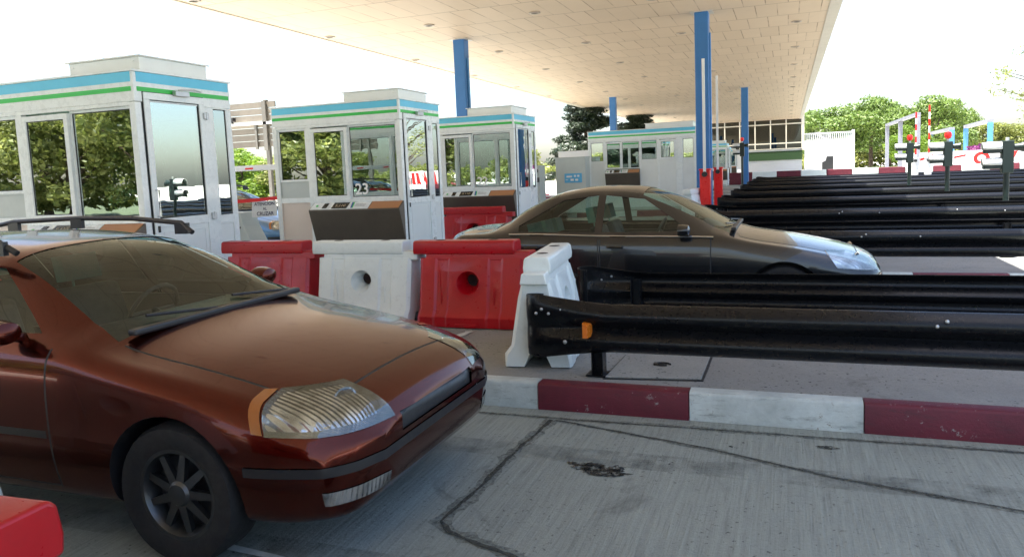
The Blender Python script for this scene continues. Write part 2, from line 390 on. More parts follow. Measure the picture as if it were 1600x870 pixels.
def island(y0, y1, x0, x1, segs=True, phase=-1.59, wide=None, flip=0):
    """concrete island with a kerb stone border whose stones are painted red and white in turn"""
    H = .18; b = MB()
    b.box(x0, y0+.12, 0, x1, y1-.12, H-.008)
    if wide: b.box(wide[0], y1-.12, 0, wide[1], wide[2]-.12, H-.012)
    tag(b.build('traffic_island', 'slab'), kind='structure')
    k = MB(); n0 = math.floor((x0-phase)/1.0); x = phase+n0
    rr_ = random.Random(int(y0*10))
    i = n0
    while x < x1:
        a, c = max(x, x0), min(x+1, x1)
        if c-a > .02:
            e = rr_.uniform(-.004, .004); mi = (i+flip) % 2
            if -3.6 < x < -.62-1: mi = 2 if x < -2.6 else 1
            r = .018
            for (ya, yb, s) in ((y0, y0+.12, 1), (y1-.12, y1, -1)):
                if wide and s < 0 and x < wide[1]: ya, yb = wide[2]-.12, wide[2]
                oy = ya if s > 0 else yb; iy = yb if s > 0 else ya
                prof = [(oy+e, 0), (oy+e+s*.006, H-r), (oy+e+s*(.006+r*.4), H-r*.35), (oy+e+s*(r+.006), H+e*.5), (iy, H+e*.5), (iy, 0)]
                k.prism(prof, a+.003, c-.003, 'x', mi)
        x += 1; i += 1
    tag(k.build('kerb', ['kred', 'kwhite', 'kedge'], smooth=True), kind='structure')
PITCH_Y = 4.85
ISL = [(4.65, 6.75), (10.05, 12.15), (14.45, 16.6), (19.3, 21.3), (24.0, 26.1), (28.85, 30.95), (33.7, 35.8), (38.5, 40.6), (43.4, 45.5)]
island(4.65, 6.75, -14, 26, wide=(-14, -5.2, 7.6), flip=0)
for y0, y1 in ISL[1:]: island(y0, y1, -14, 24, flip=1)
island(-1.2, 1.9, -14, 20)

# low painted wall behind the lanes
b = MB()
for i in range(19):
    x = -8.9+i*1.62; b.box(x+.01, 56, 0, x+1.61, 56.35, .86, i % 2)
tag(b.build('barrier_wall', ['bwhite', 'kred'], bevel=.03), 'low wall of alternating red and white blocks behind the farthest rail', 'wall')
# service hatch in the near island
h = empty('manhole_cover', (-.86, 5.22, .172)); tag(h, 'square concrete hatch cover with a lifting ring in the near island', 'manhole cover')
b = MB(); b.prism([(-.33, -.36), (.33, -.28), (.33, .37), (-.31, .31)], 0, .006, 'z'); b.build('hatch_frame', 'seal', h)
b = MB(); b.prism([(-.315, -.345), (.315, -.265), (.315, .355), (-.295, .295)], .006, .018, 'z'); b.build('cover_slab', 'hatch', h, bevel=.004)
b = MB(); pts = [(.02+.05*math.cos(t), .02+.032*math.sin(t), .026) for t in [k*2*PI/20 for k in range(18)]]; b.tube(pts, .007, 8); b.box(-.045, .0, .018, -.03, .04, .032); b.build('lift_ring', 'dark', h, smooth=True)
b = strip([(-2.78, 5.36), (-2.74, 5.7), (-2.70, 6.1)], .07, .182, rg); tag(b.build('island_marking', 'pale'), kind='structure')

# ------------------------------------------------------------------ guard rails
def wprof(h=1.0, d=1.0, n=6):
    """W-beam cross-section: (depth towards the lane, height)"""
    key = [(.0, .155), (.012, .150), (.07, .118), (.083, .095), (.083, .065), (.07, .045), (.008, .012), (.0, 0), (.008, -.012), (.07, -.045), (.083, -.065), (.083, -.095), (.07, -.118), (.012, -.150), (.0, -.155)]
    return [(a*d, z*h) for a, z in key]
def make_beam(x0, x1, y, zc, face):
    """face=-1: the corrugation faces -Y. The left end flares and curls back round the post."""
    rings = []; st = []
    L_ = 0
    for x in (x1, x0+3, x0+1.6, x0+.62): st.append((x, 0, 1.07, 1, 0))
    for k in range(1, 7):
        t = k/6; st.append((x0+.62-.5*t, 0, 1.07+.37*t**1.3, 1-.75*t, 0))
    for k in range(1, 10):
        t = k/9; a = t*PI*.95; rad = .075
        st.append((x0+.12-rad*math.sin(a)*1.6, rad*(1-math.cos(a)), 1.44-.12*t, .25*(1-t), a))
    for (x, back, h, d, a) in st:
        ring = [(x, y+face*(dd)-face*back, zc+zz) for dd, zz in wprof(h, d)]
        rings.append(ring)
    b = MB(); b.loft(rings)
    return b
rail_n = 0
def guardrail(x0, x1, yfront, yback, zc, label, group=None, detail=True, first_post=-1.235):
    for y, face, lb in ((yfront, -1, label[0]), (yback, 1, label[1])):
        g = empty('guardrail', (x0, y, .18)); tag(g, lb, 'guardrail', group)
        b = make_beam(0, x1-x0, 0, zc-.18, face); o = b.build('rail_beam', 'rail', g, smooth=True)
        so = o.modifiers.new('s', 'SOLIDIFY'); so.thickness = .006
        px = first_post-x0
        while px < x1-x0:
            p = MB(); ya, yb = (.005, .115) if face < 0 else (-.115, -.005)
            p.box(px-.04, ya, 0, px-.032, yb, zc-.18+.12); p.box(px+.032, ya, 0, px+.04, yb, zc-.18+.12); p.box(px-.034, ya+.05, 0, px+.034, ya+.058, zc-.18+.118)
            p.box(px-.08, ya-.01, 0, px+.08, yb+.01, .008)
            p.build('rail_post', 'rail', g); px += 4.0
        if detail:
            bl = MB(); rg2 = random.Random(int(y*7))
            xs = [.10, .14, .19, .28, 2.55, 2.6, 3.2, 4.4, 5.1]
            for k, xx in enumerate(xs):
                zz = .125 if k % 2 else .095
                bl.lathe([(0, -.012), (.007, -.010), (.011, -.004), (.012, 0)], xx, face*(.09 if k > 3 else .03), zc-.18+zz, 10, 'y')
            bl.lathe([(0, -.012), (.010, -.010), (.014, -.004), (.015, 0)], .32, face*.09, zc-.18-.085, 12, 'y')
            bl.build('bolt', 'galv', g, smooth=True)
            if face < 0:
                r = MB(); r.prism([(.42, -.03), (.47, .01), (.47, .05), (.42, .045)], -.115, -.018, 'y'); 
                r = MB(); r.add([(.405, -.095, -.055), (.45, -.135, -.045), (.45, -.135, .035), (.405, -.095, .05), (.41, -.02, -.05), (.455, -.02, -.05), (.455, -.02, .04), (.41, -.02, .05)],
                                [(0, 1, 2, 3), (4, 7, 6, 5), (0, 4, 5, 1), (3, 2, 6, 7), (0, 3, 7, 4), (1, 5, 6, 2)], 0)
                o = r.build('reflector', 'reflector', g); o.location = (.04, 0, zc-.18)
where = ['nearest island', 'second island', 'third island', 'fourth island', 'fifth island from the camera', 'sixth island', 'seventh island', 'eighth island', 'farthest island']
for i, (y0, y1) in enumerate(ISL):
    yf, yb = y0+.24, y1-.34
    x0 = -1.70 if i else -1.75
    lab = ('black guardrail on the lane edge of the %s' % where[i], 'black guardrail on the back edge of the %s' % where[i])
    if i == 0: lab = ('nearest black guardrail with curled end and amber reflector beside the white barrier', 'black guardrail just behind the nearest one, its posts towards the camera')
    guardrail(x0, 23.5, yf, yb, .52, lab, 'black guardrails along the islands', detail=i < 3)

# ------------------------------------------------------------------ plastic water barriers
def make_barrier(mat, holes=True):
    root = empty('plastic_barrier', (0, 0, 0))
    b = MB(); Lh = .5
    # cross-section rings along x (half depth d at each height)
    def ring(x, tw=0, bw=0):
        return [(x, -.25+bw, 0), (x, -.25+bw, .09), (x, -.20+bw*.8, .15), (x, -.135, .50), (x, -.10, .62), (x, .10, .62), (x, .135, .50), (x, .20-bw*.8, .15), (x, .25-bw, .09), (x, .25-bw, 0), (x, .10, 0), (x, .06, .09), (x, -.06, .09), (x, -.10, 0)]
    xs = [(-.47, .03), (-.44, 0), (-.32, 0), (-.30, .018), (-.20, .018), (-.18, 0), (.18, 0), (.20, .018), (.30, .018), (.32, 0), (.47, 0), (.50, .03)]
    rings = []
    for x, ins in xs:
        r = ring(x)
        s = []
        for (xx, y, z) in r:
            k = ins if .1 < z < .6 or z == .09 else ins*.4
            if z <= .09 and abs(y) < .11: k = 0
            s.append((xx, y-math.copysign(k, y), z))
        rings.append(s)
    b.loft(rings, closed=True, cap=True)
    # shoulder (lug that the next unit hooks over) and top bar
    sh = [[(x, -.10, .60), (x, -.085, .68), (x, .085, .68), (x, .10, .60)] for x in (-.42, .56)]
    tb = MB(); tb.loft(sh, closed=True, cap=True); prof = [(-.10, .655), (-.105, .70), (-.095, .765), (-.075, .78), (.075, .78), (.095, .765), (.105, .70), (.10, .655)]
    tb.loft([[(x, y, z) for y, z in prof] for x in (-.54, .42)], closed=True, cap=True)
    body = b.build('body', mat, root, smooth=True, bevel=.012)
    body.modifiers.clear()
    cone = MB(); pr = []
    cone.lathe([(0, -.30), (.135, -.30), (.110, -.158), (.060, -.065), (.060, .065), (.110, .158), (.135, .30), (0, .30)], .0, 0, .405, 36, 'y')
    cu_ = cone.build('cut', [mat], None); bpy.context.view_layer.update()
    md = body.modifiers.new('b', 'BOOLEAN'); md.operation = 'DIFFERENCE'; md.object = cu_; md.solver = 'EXACT'
    dg = bpy.context.evaluated_depsgraph_get(); dg.update(); me_ = bpy.data.meshes.new_from_object(body.evaluated_get(dg)); body.modifiers.clear(); body.data = me_; bpy.data.objects.remove(cu_)
    me_.shade_smooth(); me_.set_sharp_from_angle(angle=R(30))
    bv = body.modifiers.new('bv', 'BEVEL'); bv.width = .008; bv.segments = 2; bv.limit_method = 'ANGLE'; bv.angle_limit = R(32)
    hl = MB(); hl.lathe([(0, 0), (.060, 0)], .0, .0, .405, 24, 'y'); hl.build('hole', 'hole', root)
    bar = tb.build('top_bar', mat, root, smooth=True, bevel=.010)
    for s in (-1, 1):
        pl = MB(); pl.box(-.06, s*.236-.004, .035, .06, s*.236+.012*s, .075)
        pl.build('plug', mat, root, bevel=.004)
        for xr, z0, z1 in ((-.25, .2, .52), (.245, .14, .36)):
            lg = MB(); lg.box(xr-.004, -.003, z0, xr+.004, .003, z1)
            o = lg.build('rib', mat, root); o.location = (0, s*.17, 0)
    ft = MB(); ft.box(-.10, -.262, 0, .10, .262, .035); ft.build('foot', mat, root, bevel=.006)
    tp = MB()
    for xx in (-.30, .20): tp.lathe([(0, 0), (.045, 0)], xx, 0, .7815, 20, 'z')
    tp.build('filler_hole', 'hole', root)
    return root
bw = make_barrier('bwhite'); br_ = make_barrier('bred')
bars = [
 (br_, (-5.17, 6.55), 0, 'red plastic barrier at the left end of the row, partly behind the maroon car'),
 (bw, (-3.97, 6.50), 0, 'white plastic barrier in the middle of the row between two red ones'),
 (br_, (-2.81, 6.48), 0, 'red plastic barrier next to the white end barrier, with a round hole'),
 (bw, (-1.78, 5.58), R(277), 'white plastic barrier standing end-on against the curled guardrail end'),
 (br_, (-1.99, .93), R(183), 'red plastic barrier in the bottom left corner nearest the camera'),
 (bw, (-3.22, 1.62), R(4), 'white plastic barrier cut off by the left picture edge below the maroon car'),
 (br_, (-6.05, 14.2), 0, 'red plastic barrier in the lane before booth 22'),
 (bw, (-2.30, 19.75), R(80), 'small white plastic barrier far off at the foot of the blue column'),
]
used = set()
for src, (x, y), rz, lb in bars:
    o = src if id(src) not in used else copy_tree(src); used.add(id(src))
    o.location = (x, y, .18 if y != 14.2 else .1); o.rotation_euler = (0, 0, rz); tag(o, lb, 'barrier', 'plastic water barriers')
    if 6 < y < 7: o.scale = (1.08, 1, 1.02)
    if y == 14.2: o.location.z = .0; o.scale = (1.5, 1, 1.17)
    if lb.startswith('small white'): pass

# ------------------------------------------------------------------ toll booths
def frame_ring(b, x0, z0, x1, z1, y0, y1, w, m=0):
    """rectangular frame in the xz plane"""
    b.box(x0, y0, z0, x1, y1, z0+w, m); b.box(x0, y0, z1-w, x1, y1, z1, m)
    b.box(x0, y0, z0+w, x0+w, y1, z1-w, m); b.box(x1-w, y0, z0+w, x1, y1, z1-w, m)
def to_side(o, D):   # turn a front-plane element (x,-,z) to the x=0 side: local x -> y
    o.rotation_euler = (0, 0, PI/2)
def make_booth(Lx=2.4, D=1.42, layout='std', H=2.62):
    r = empty('toll_booth', (0, 0, 0))
    # base and corner posts
    b = MB(); b.box(-Lx+.02, .02, 0, -.02, D-.02, .09); b.build('base', 'greypanel', r, bevel=.006)
    for x in (-Lx, -.085):
        for y in (0, D-.085):
            p = MB(); p.box(x, y, .0, x+.085, y+.085, 2.297); p.build('corner_post', 'alu', r, bevel=.012, seg=3)
    f = MB()
    f.box(-Lx, 0, 2.30, 0, D, H-.015); o = f.build('fascia', 'alu', r, bevel=.01)
    s = MB(); e = .004
    for z0, z1, mi in ((2.50, 2.602, 0), (2.405, 2.452, 1)):
        s.box(-Lx-e+.03, -e, z0, -.035, .01, z1, mi); s.box(-.01, .04, z0, e, D-.03, z1, mi); s.box(-Lx-e, .04, z0, -Lx+.01, D-.03, z1, mi); s.box(-Lx+.03, D-.01, z0, -.035, D+e, z1, mi)
    s.build('stripe', ['blueband', 'greenband'], r)
    t = MB(); t.box(-Lx-.018, -.018, H-.016, .018, D+.018, H+.006); t.build('roof', 'alu', r, bevel=.004)
    x0 = -Lx*.51; u = MB(); u.box(-.46*Lx-.02, .22, H+.006, -.12, D-.22, H+.17, 0); u.box(-.46*Lx-.05, .19, H+.17, -.09, D-.19, H+.185)
    for yy in (.214,):
        for xx in (-.46*Lx+.04, -.2): u.lathe([(0, -.01), (.012, -.008), (.014, 0)], xx, .22, H+.12, 10, 'y')
    u.build('roof_unit', 'alupanel', r, bevel=.008)
    fl = MB(); fl.box(-Lx+.09, .09, .09, -.09, D-.09, .11); fl.build('floor', 'dark', r)
    # interior desk and chair
    dk = MB(); dk.box(-Lx*.7, .12, .80, -.14, .5, .84); dk.box(-Lx*.7, .12, .30, -Lx*.7+.04, .5, .80); dk.build('desk', 'greypanel', r)
    ch = MB(); ch.box(-Lx*.5, .62, .5, -Lx*.5+.42, 1.0, .58); ch.box(-Lx*.5, .98, .62, -Lx*.5+.42, 1.04, 1.05); ch.tube([(-Lx*.5+.21, .8, .11), (-Lx*.5+.21, .8, .5)], .03); ch.build('chair', 'dark', r, bevel=.02)
    mo = MB(); mo.box(-.55, .3, .95, -.2, .34, 1.22); mo.box(-.42, .3, .84, -.33, .36, .96); mo.build('monitor', 'dark', r, bevel=.01)
    def window(xa, xb, za, zb, y=0., w=.035, gmat='glass', side=None, inset=.02):
        fr = MB(); frame_ring(fr, xa, za, xb, zb, y+inset, y+inset+.05, w)
        o = fr.build('window_frame', 'alu', r, bevel=.004)
        sl = MB(); frame_ring(sl, xa+w-.003, za+w-.003, xb-w+.003, zb-w+.003, y+inset+.012, y+inset+.03, .012); q = sl.build('seal', 'seal', o)
        gl = MB(); gl.box(xa+w, y+inset+.016, za+w, xb-w, y+inset+.024, zb-w); gg = gl.build('glass', gmat, o)
        if side == 'right': o.rotation_euler = (0, 0, PI/2)
        if side == 'left': o.rotation_euler = (0, 0, PI/2); o.location = (-Lx+.085, 0, 0)
        if side == 'back': o.location = (0, D-.09, 0)
        return o
    def panel(xa, xb, za, zb, mat='alupanel', side=None, y=.03):
        p = MB(); p.box(xa, y, za, xb, y+.03, zb); frame_ring(p, xa, za, xb, zb, y-.012, y, .014)
        o = p.build('wall_panel', mat, r, bevel=.003)
        if side == 'right': o.rotation_euler = (0, 0, PI/2)
        if side == 'left': o.rotation_euler = (0, 0, PI/2); o.location = (-Lx+.085, 0, 0)
        if side == 'back': o.location = (0, D-.09, 0)
        return o
    def member(xa, xb, za, zb, y0=.0, y1=.07, side=None):
        p = MB(); p.box(xa, y0, za, xb, y1, zb); o = p.build('mullion', 'alu', r, bevel=.005)
        if side == 'right': o.rotation_euler = (0, 0, PI/2)
        if side == 'left': o.rotation_euler = (0, 0, PI/2); o.location = (-Lx+.085, 0, 0)
        if side == 'back': o.location = (0, D-.07, 0)
    def counter(xa, xb):
        c = MB()
        # slanted top facing up and out, front leaning inwards towards the bottom
        prof = [(0.0, 1.04), (-.17, .93), (-.17, .915), (.0, .36)]
        c.prism([(y, z) for y, z in prof], xa, xb, 'x', 0)
        o = c.build('counter', 'steel', r, bevel=.003)
        n = Vector((0, -.11, .17)).normalized()
        def on(u, v, h): return (u, -.17*(1-v)+n.y*h, .93+.11*v+n.z*h)
        def slab(u0, u1, v0, v1, h, name, mat, par):
            q = MB(); q.add([on(u0, v0, .0), on(u1, v0, 0), on(u1, v1, 0), on(u0, v1, 0), on(u0, v0, h), on(u1, v0, h), on(u1, v1, h), on(u0, v1, h)],
                            [(3,2,1,0),(4,5,6,7),(0,1,5,4),(1,2,6,5),(2,3,7,6),(3,0,4,7)]); return q.build(name, mat, par)
        W = xb-xa; U = lambda t: xa+W*t
        slab(U(.01), U(.655), .05, .97, .006, 'control_panel', 'alu', o); slab(U(.665), U(.985), .05, .97, .006, 'side_panel', 'orange', o)
        slab(U(.14), U(.19), .18, .82, .012, 'small_display', 'display', o); slab(U(.25), U(.42), .12, .88, .012, 'price_display', 'display', o)
        q = MB(); q.lathe([(.022, 0), (.022, .006), (.016, .010), (.0, .010)], 0, 0, 0, 16, 'z'); k = q.build('button', 'greenband', o, smooth=True)
        k.location = on(U(.07), .5, .006); k.rotation_euler = (math.atan2(.11, .17), 0, 0)
        for u, mt in ((.445, 'blue'), (.457, 'greenband')):
            q = MB(); q.add([on(U(u), .9, .009), on(U(u+.016), .9, .009), on(U(u+.034), .15, .009), on(U(u+.018), .15, .009)], [(0, 1, 2, 3)]); q.build('colour_flash', mt, o)
        q = MB()
        for v in (.35, .5, .65): q.add([on(U(.50), v, .0085), on(U(.61), v, .0085), on(U(.61), v+.03, .0085), on(U(.50), v+.03, .0085)], [(0, 1, 2, 3)])
        q.build('printed_lines', 'steel', o)
        rotx = math.atan2(.11, .17)
        text('digits', '5.110', .085, 'digit', o, on(U(.335), .47, .0135), (rotx, 0, 0), .001)
        return o
    front_glass_bottom = 1.09
    if layout == 'std':
        # front
        member(-Lx+.085, -.085, 2.26, 2.30, 0, .07)
        window(-2.315, -1.745, 1.40, 2.26)
        panel(-2.315, -1.745, 1.13, 1.40, 'greypanel', y=.025)
        member(-2.315, -1.745, 1.05, 1.13, .005, .07)
        panel(-2.315, -1.745, .09, 1.05, 'cream', y=.02)
        member(-1.745, -1.655, .09, 2.26, 0, .07)
        member(-1.655, -.085, 1.04, 1.09, -.02, .07)
        window(-1.655, -.97, 1.09, 2.24, 0, .06, inset=.0)
        window(-.97, -.085, 1.09, 2.26, 0, .028, inset=.035)
        panel(-1.655, -.085, .09, 1.04, 'alupanel', y=.03)
        if True: counter(-1.665, .0)
        # back, mirrored arrangement
        member(-Lx+.085, -.085, 2.26, 2.30, 0, .07, 'back'); window(-2.315, -1.3, 1.09, 2.26, 0, .035, side='back'); window(-1.25, -.085, 1.09, 2.26, 0, .035, side='back')
        member(-1.3, -1.25, .09, 2.26, 0, .07, 'back'); panel(-2.315, -1.3, .09, 1.09, side='back', y=.03); panel(-1.25, -.085, .09, 1.09, side='back', y=.03)
        # left end
        window(.085, D-.085, 1.09, 2.30, 0, .035, side='left', inset=.0); panel(.085, D-.085, .09, 1.09, side='left', y=.0)
    else:
        member(-Lx+.085, -.085, 2.26, 2.30, 0, .07)
        u = lambda p: -Lx+ (p-297)*.0055
        window(-Lx+.085, u(393), 1.62, 2.26, 0, .02, gmat='glassw'); panel(-Lx+.085, u(393), .09, 1.62, y=.025)
        for a_, c_, z_ in ((-Lx+.11, u(388), 1.66), (u(445), u(500), 1.62), (u(506), u(608), 1.62), (u(624), u(672), 1.66), (u(735), u(780), 1.95), (u(866), -.11, 1.95)):
            bl_ = MB(); bl_.box(a_, .085, z_, c_, .092, 2.25); bl_.build('blind', 'blindgreen', r)
        member(u(393), u(405), .09, 2.26)
        window(u(405), u(502), 1.36, 2.24, 0, .05, inset=0., gmat='glassw'); window(u(502), u(612), 1.36, 2.26, 0, .03, inset=.03, gmat='glassw')
        dk = MB(); dk.box(u(415), .06, 1.42, u(440), .08, 2.2); dk.build('blind', 'dark', r)
        panel(u(405), u(612), .09, 1.33, y=.03); counter(u(405), u(612)).location = (0, 0, .29)
        member(u(612), u(620), .09, 2.26)
        window(u(620), u(715), 1.62, 2.26, 0, .02, gmat='glassw'); panel(u(620), u(715), .09, 1.62, y=.025)
        member(u(715), u(727), .09, 2.26)
        window(u(727), u(825), 1.62, 2.24, 0, .06, inset=0., gmat='glassw'); panel(u(727), u(825), .09, 1.62, y=.012)
        member(u(825), u(862), .09, 2.26)
        window(u(862), -.085, 1.62, 2.26, 0, .02, gmat='glassw'); panel(u(862), -.085, .09, 1.62, y=.025)
        window(-Lx+.085, -.085, 1.3, 2.26, 0, .035, side='back'); panel(-Lx+.085, -.085, .09, 1.3, side='back', y=.03)
        window(.085, D-.085, 1.3, 2.30, 0, .035, side='left', inset=.0); panel(.085, D-.085, .09, 1.3, side='left', y=.0)
    # right end: the door and the narrow light beside it. Local x of these parts runs along +y; outwards is -y before turning
    dr = MB(); frame_ring(dr, .105, .04, .96, 2.40, -.02, .03, .075); dr.box(.18, -.016, .98, .885, .028, 1.075); 
    door = dr.build('door', 'alu', r, bevel=.005); door.rotation_euler = (0, 0, PI/2)
    q = MB(); frame_ring(q, .175, 1.07, .89, 2.33, -.006, .02, .012); q.build('seal', 'seal', door)
    q = MB(); q.box(.18, .004, 1.075, .885, .012, 2.325); q.build('glass', 'glass', door)
    q = MB(); q.box(.18, -.004, .115, .885, .02, .98); frame_ring(q, .225, .16, .84, .93, -.009, -.004, .010); q.build('door_panel', 'alupanel', door, bevel=.002)
    q = MB(); q.tube([(.15, -.02, 1.10), (.15, -.065, 1.10), (.15, -.065, 1.38), (.15, -.02, 1.38)], .011, 8); q.build('handle', 'chrome', door, smooth=True)
    q = MB(); q.box(.135, -.03, .93, .165, -.02, 1.0); q.build('lock', 'dark', door, bevel=.003)
    q = MB(); q.box(.50, -.07, 2.385, .70, -.018, 2.44); q.tube([(.55, -.055, 2.45), (.72, -.12, 2.46), (.92, -.03, 2.46)], .008, 6); q.build('door_closer', 'galv', door, bevel=.006)
    for z in (.30, 1.02, 2.16):
        q = MB(); q.box(.93, -.045, z, 1.0, -.018, z+.07); q.tube([(.965, -.045, z-.01), (.965, -.045, z+.08)], .013, 8); q.build('hinge', 'galv', door, bevel=.004)
    gp = MB(); frame_ring(gp, .098, .03, .967, 2.407, -.005, .012, .012); gp.build('door_gap', 'seal', door)
    member(.967, 1.10, .09, 2.30, -.004, .066, 'right')
    member(1.10, D-.085, .96, 1.04, -.002, .06, 'right')
    window(1.10, D-.0851, 1.04, 2.30, 0, .014, gmat='glassc', side='right', inset=-.004)
    panel(1.10, D-.085, .09, .96, side='right', y=.012)
    # flip the right-end parts outwards (their -y now points to +x already)
    return r
# the right-end parts turn by +90 deg: local (x, y) -> (-y, x); so y<0 lies outside x=0
booth = make_booth()
booth.location = (-6.30, 6.0, .18); tag(booth, 'nearest toll booth at the left edge, rising above the maroon car', 'toll booth', 'toll booths')
b23 = copy_tree(booth); b23.location = (-5.65, 10.43, .18); tag(b23, 'toll booth with the number 23 on its window, behind the white barrier', 'toll booth', 'toll booths')
text('booth_number', '23', .25, 'numwhite', b23, (-.77, .040, 1.235), (PI/2, 0, 0))
b22 = copy_tree(booth); b22.location = (-5.34, 14.75, .18); tag(b22, 'toll booth with the number 22 on its window, behind the black car', 'toll booth', 'toll booths')
text('booth_number', '22', .25, 'numwhite', b22, (-.77, .040, 1.235), (PI/2, 0, 0))
far1 = copy_tree(booth); far1.location = (-3.55, 48.2, .18); tag(far1, 'distant toll booth right of the thick blue column, nearest of the three far ones', 'toll booth', 'toll booths')
far2 = copy_tree(booth); far2.location = (-4.35, 62, .18); tag(far2, 'distant toll booth, middle one of the three beyond the red barrier cabinets', 'toll booth', 'toll booths')
far3 = copy_tree(booth); far3.location = (-4.75, 76, .18); tag(far3, 'farthest toll booth, a sliver in front of the white building wall', 'toll booth', 'toll booths')
wb = make_booth(3.55, 1.45, 'wide'); wb.location = (-2.75, 24.6, .18); tag(wb, 'wide toll booth with six glazed bays left of the thick blue column', 'toll booth', 'toll booths')

# ------------------------------------------------------------------ canopy with columns and lights
cn = empty('canopy', (0, 0, 0)); tag(cn, 'huge flat canopy with a cream panelled ceiling over all the lanes', 'canopy')
X0, X1, Y0, Y1, ZC = -14.07, 1.45, -15.0, 87.4, 6.0
b = MB(); b.box(X0+.35, Y0+.35, ZC, X1-.35, Y1, ZC+.3); b.build('ceiling', 'ceil', cn)
b = MB(); b.box(X0, Y0, ZC-.03, X0+.35, Y1, ZC+.55); b.box(X1-.35, Y0, ZC-.03, X1, Y1, ZC+.55); b.box(X0+.35, Y0, ZC-.03, X1-.35, Y0+.35, ZC+.55)
b.build('fascia', 'fascia', cn, bevel=.02)
b = MB(); b.box(X0+.35, Y0+.35, ZC+.3, X1-.35, Y1, ZC+.5); b.build('roof', 'fascia', cn)
for (x, y, lb) in ((-10.2, 23.33, 'blue column rising behind booth 22 on the left'), (-2.38, 23.15, 'thick blue column beside the wide booth, nearest on the right row'),
                   (-10.4, 47.3, 'far blue column rising behind the wide booth'), (-2.45, 47.4, 'far blue column right of the thick one'),):
    c = empty('column', (x, y, 0)); tag(c, lb, 'column', 'blue canopy columns')
    b = MB(); a = .20
    b.box(-a, -a, 0, a, a, ZC-.004); b.build('shaft', 'colblue', c, bevel=.03)
    b = MB(); b.box(-a-.12, -a-.12, ZC-.012, a+.12, a+.12, ZC-.002); b.build('head_plate', 'fascia', c)
    b = MB(); b.box(-a-.05, -a-.05, .0, a+.05, a+.05, .22); b.build('base_plate', 'slab', c, bevel=.01)
    if y < 24: b = MB(); b.box(a+.002, -.05, .2, a+.05, .04, 5.4); b.build('lit_side_pipe', 'ltblue', c, bevel=.01)  # light blue pipe strip, painting in the column's lit right side
lp = None; n = 0
for iy in range(-1, 14):
    for x in (-13.4, -9.97, -6.67, -3.38, .25):
        y = 14.8+iy*5.72
        if iy == -1 and x > -5: continue
        if abs(x+10) < .5 and iy in (): continue
        if lp is None:
            lp = empty('ceiling_light', (0, 0, 0)); b = MB()
            b.lathe([(.105, 0), (.16, 0), (.165, -.022), (.15, -.03), (.11, -.03), (.105, 0)], 0, 0, 0, 28); b.build('rim', 'lightring', lp, smooth=True)
            b = MB(); b.lathe([(0, -.006), (.106, -.006)], 0, 0, 0, 24); b.build('lens', 'dark', lp)
            tag(lp, 'round downlight set in the cream canopy ceiling', 'ceiling light', 'round ceiling lights in the canopy'); o = lp
        else: o = copy_tree(lp)
        o.location = (x, y, ZC-.001); n += 1

# ------------------------------------------------------------------ boom barriers (raised)
def boom(x, y, lb, h=3.0, cabinet=True, cm='cabred', sway=0.0, stripes=False):
    r = empty('boom_barrier', (x, y, .18 if cabinet else 0)); tag(r, lb, 'boom barrier')
    b = MB(); b.box(-.13, -.16, 0, .13, .16, 1.25); b.box(-.15, -.18, 1.25, .15, .18, 1.29); b.build('cabinet', cm, r, bevel=.015)
    b = MB(); n = 8
    for i in range(n):
        z0 = 1.15+h*i/n; b.box(-.035+sway*i/n, -.215, z0, .035+sway*i/n, -.185, z0+h/n+.001, 1 if (stripes and i % 2) else 0)
    b.build('boom_arm', ['white', 'cabred'], r); b = MB(); b.tube([(0, -.24, 1.15), (0, -.15, 1.15)], .07, 14); b.build('hub', 'dark', r)
boom(-2.02, 20.0, 'red barrier cabinet with raised white arm in front of the thick blue column', 2.9)
boom(-2.12, 25.0, 'red barrier cabinet with raised white arm right of the thick blue column', 3.0)
boom(5.6, 40, 'raised red and white barrier arm, shorter of the two before the green trees', 2.25, stripes=True, cm='white')
boom(6.18, 40.2, 'raised red and white barrier arm, taller of the two before the green trees', 2.55, stripes=True, cm='white')

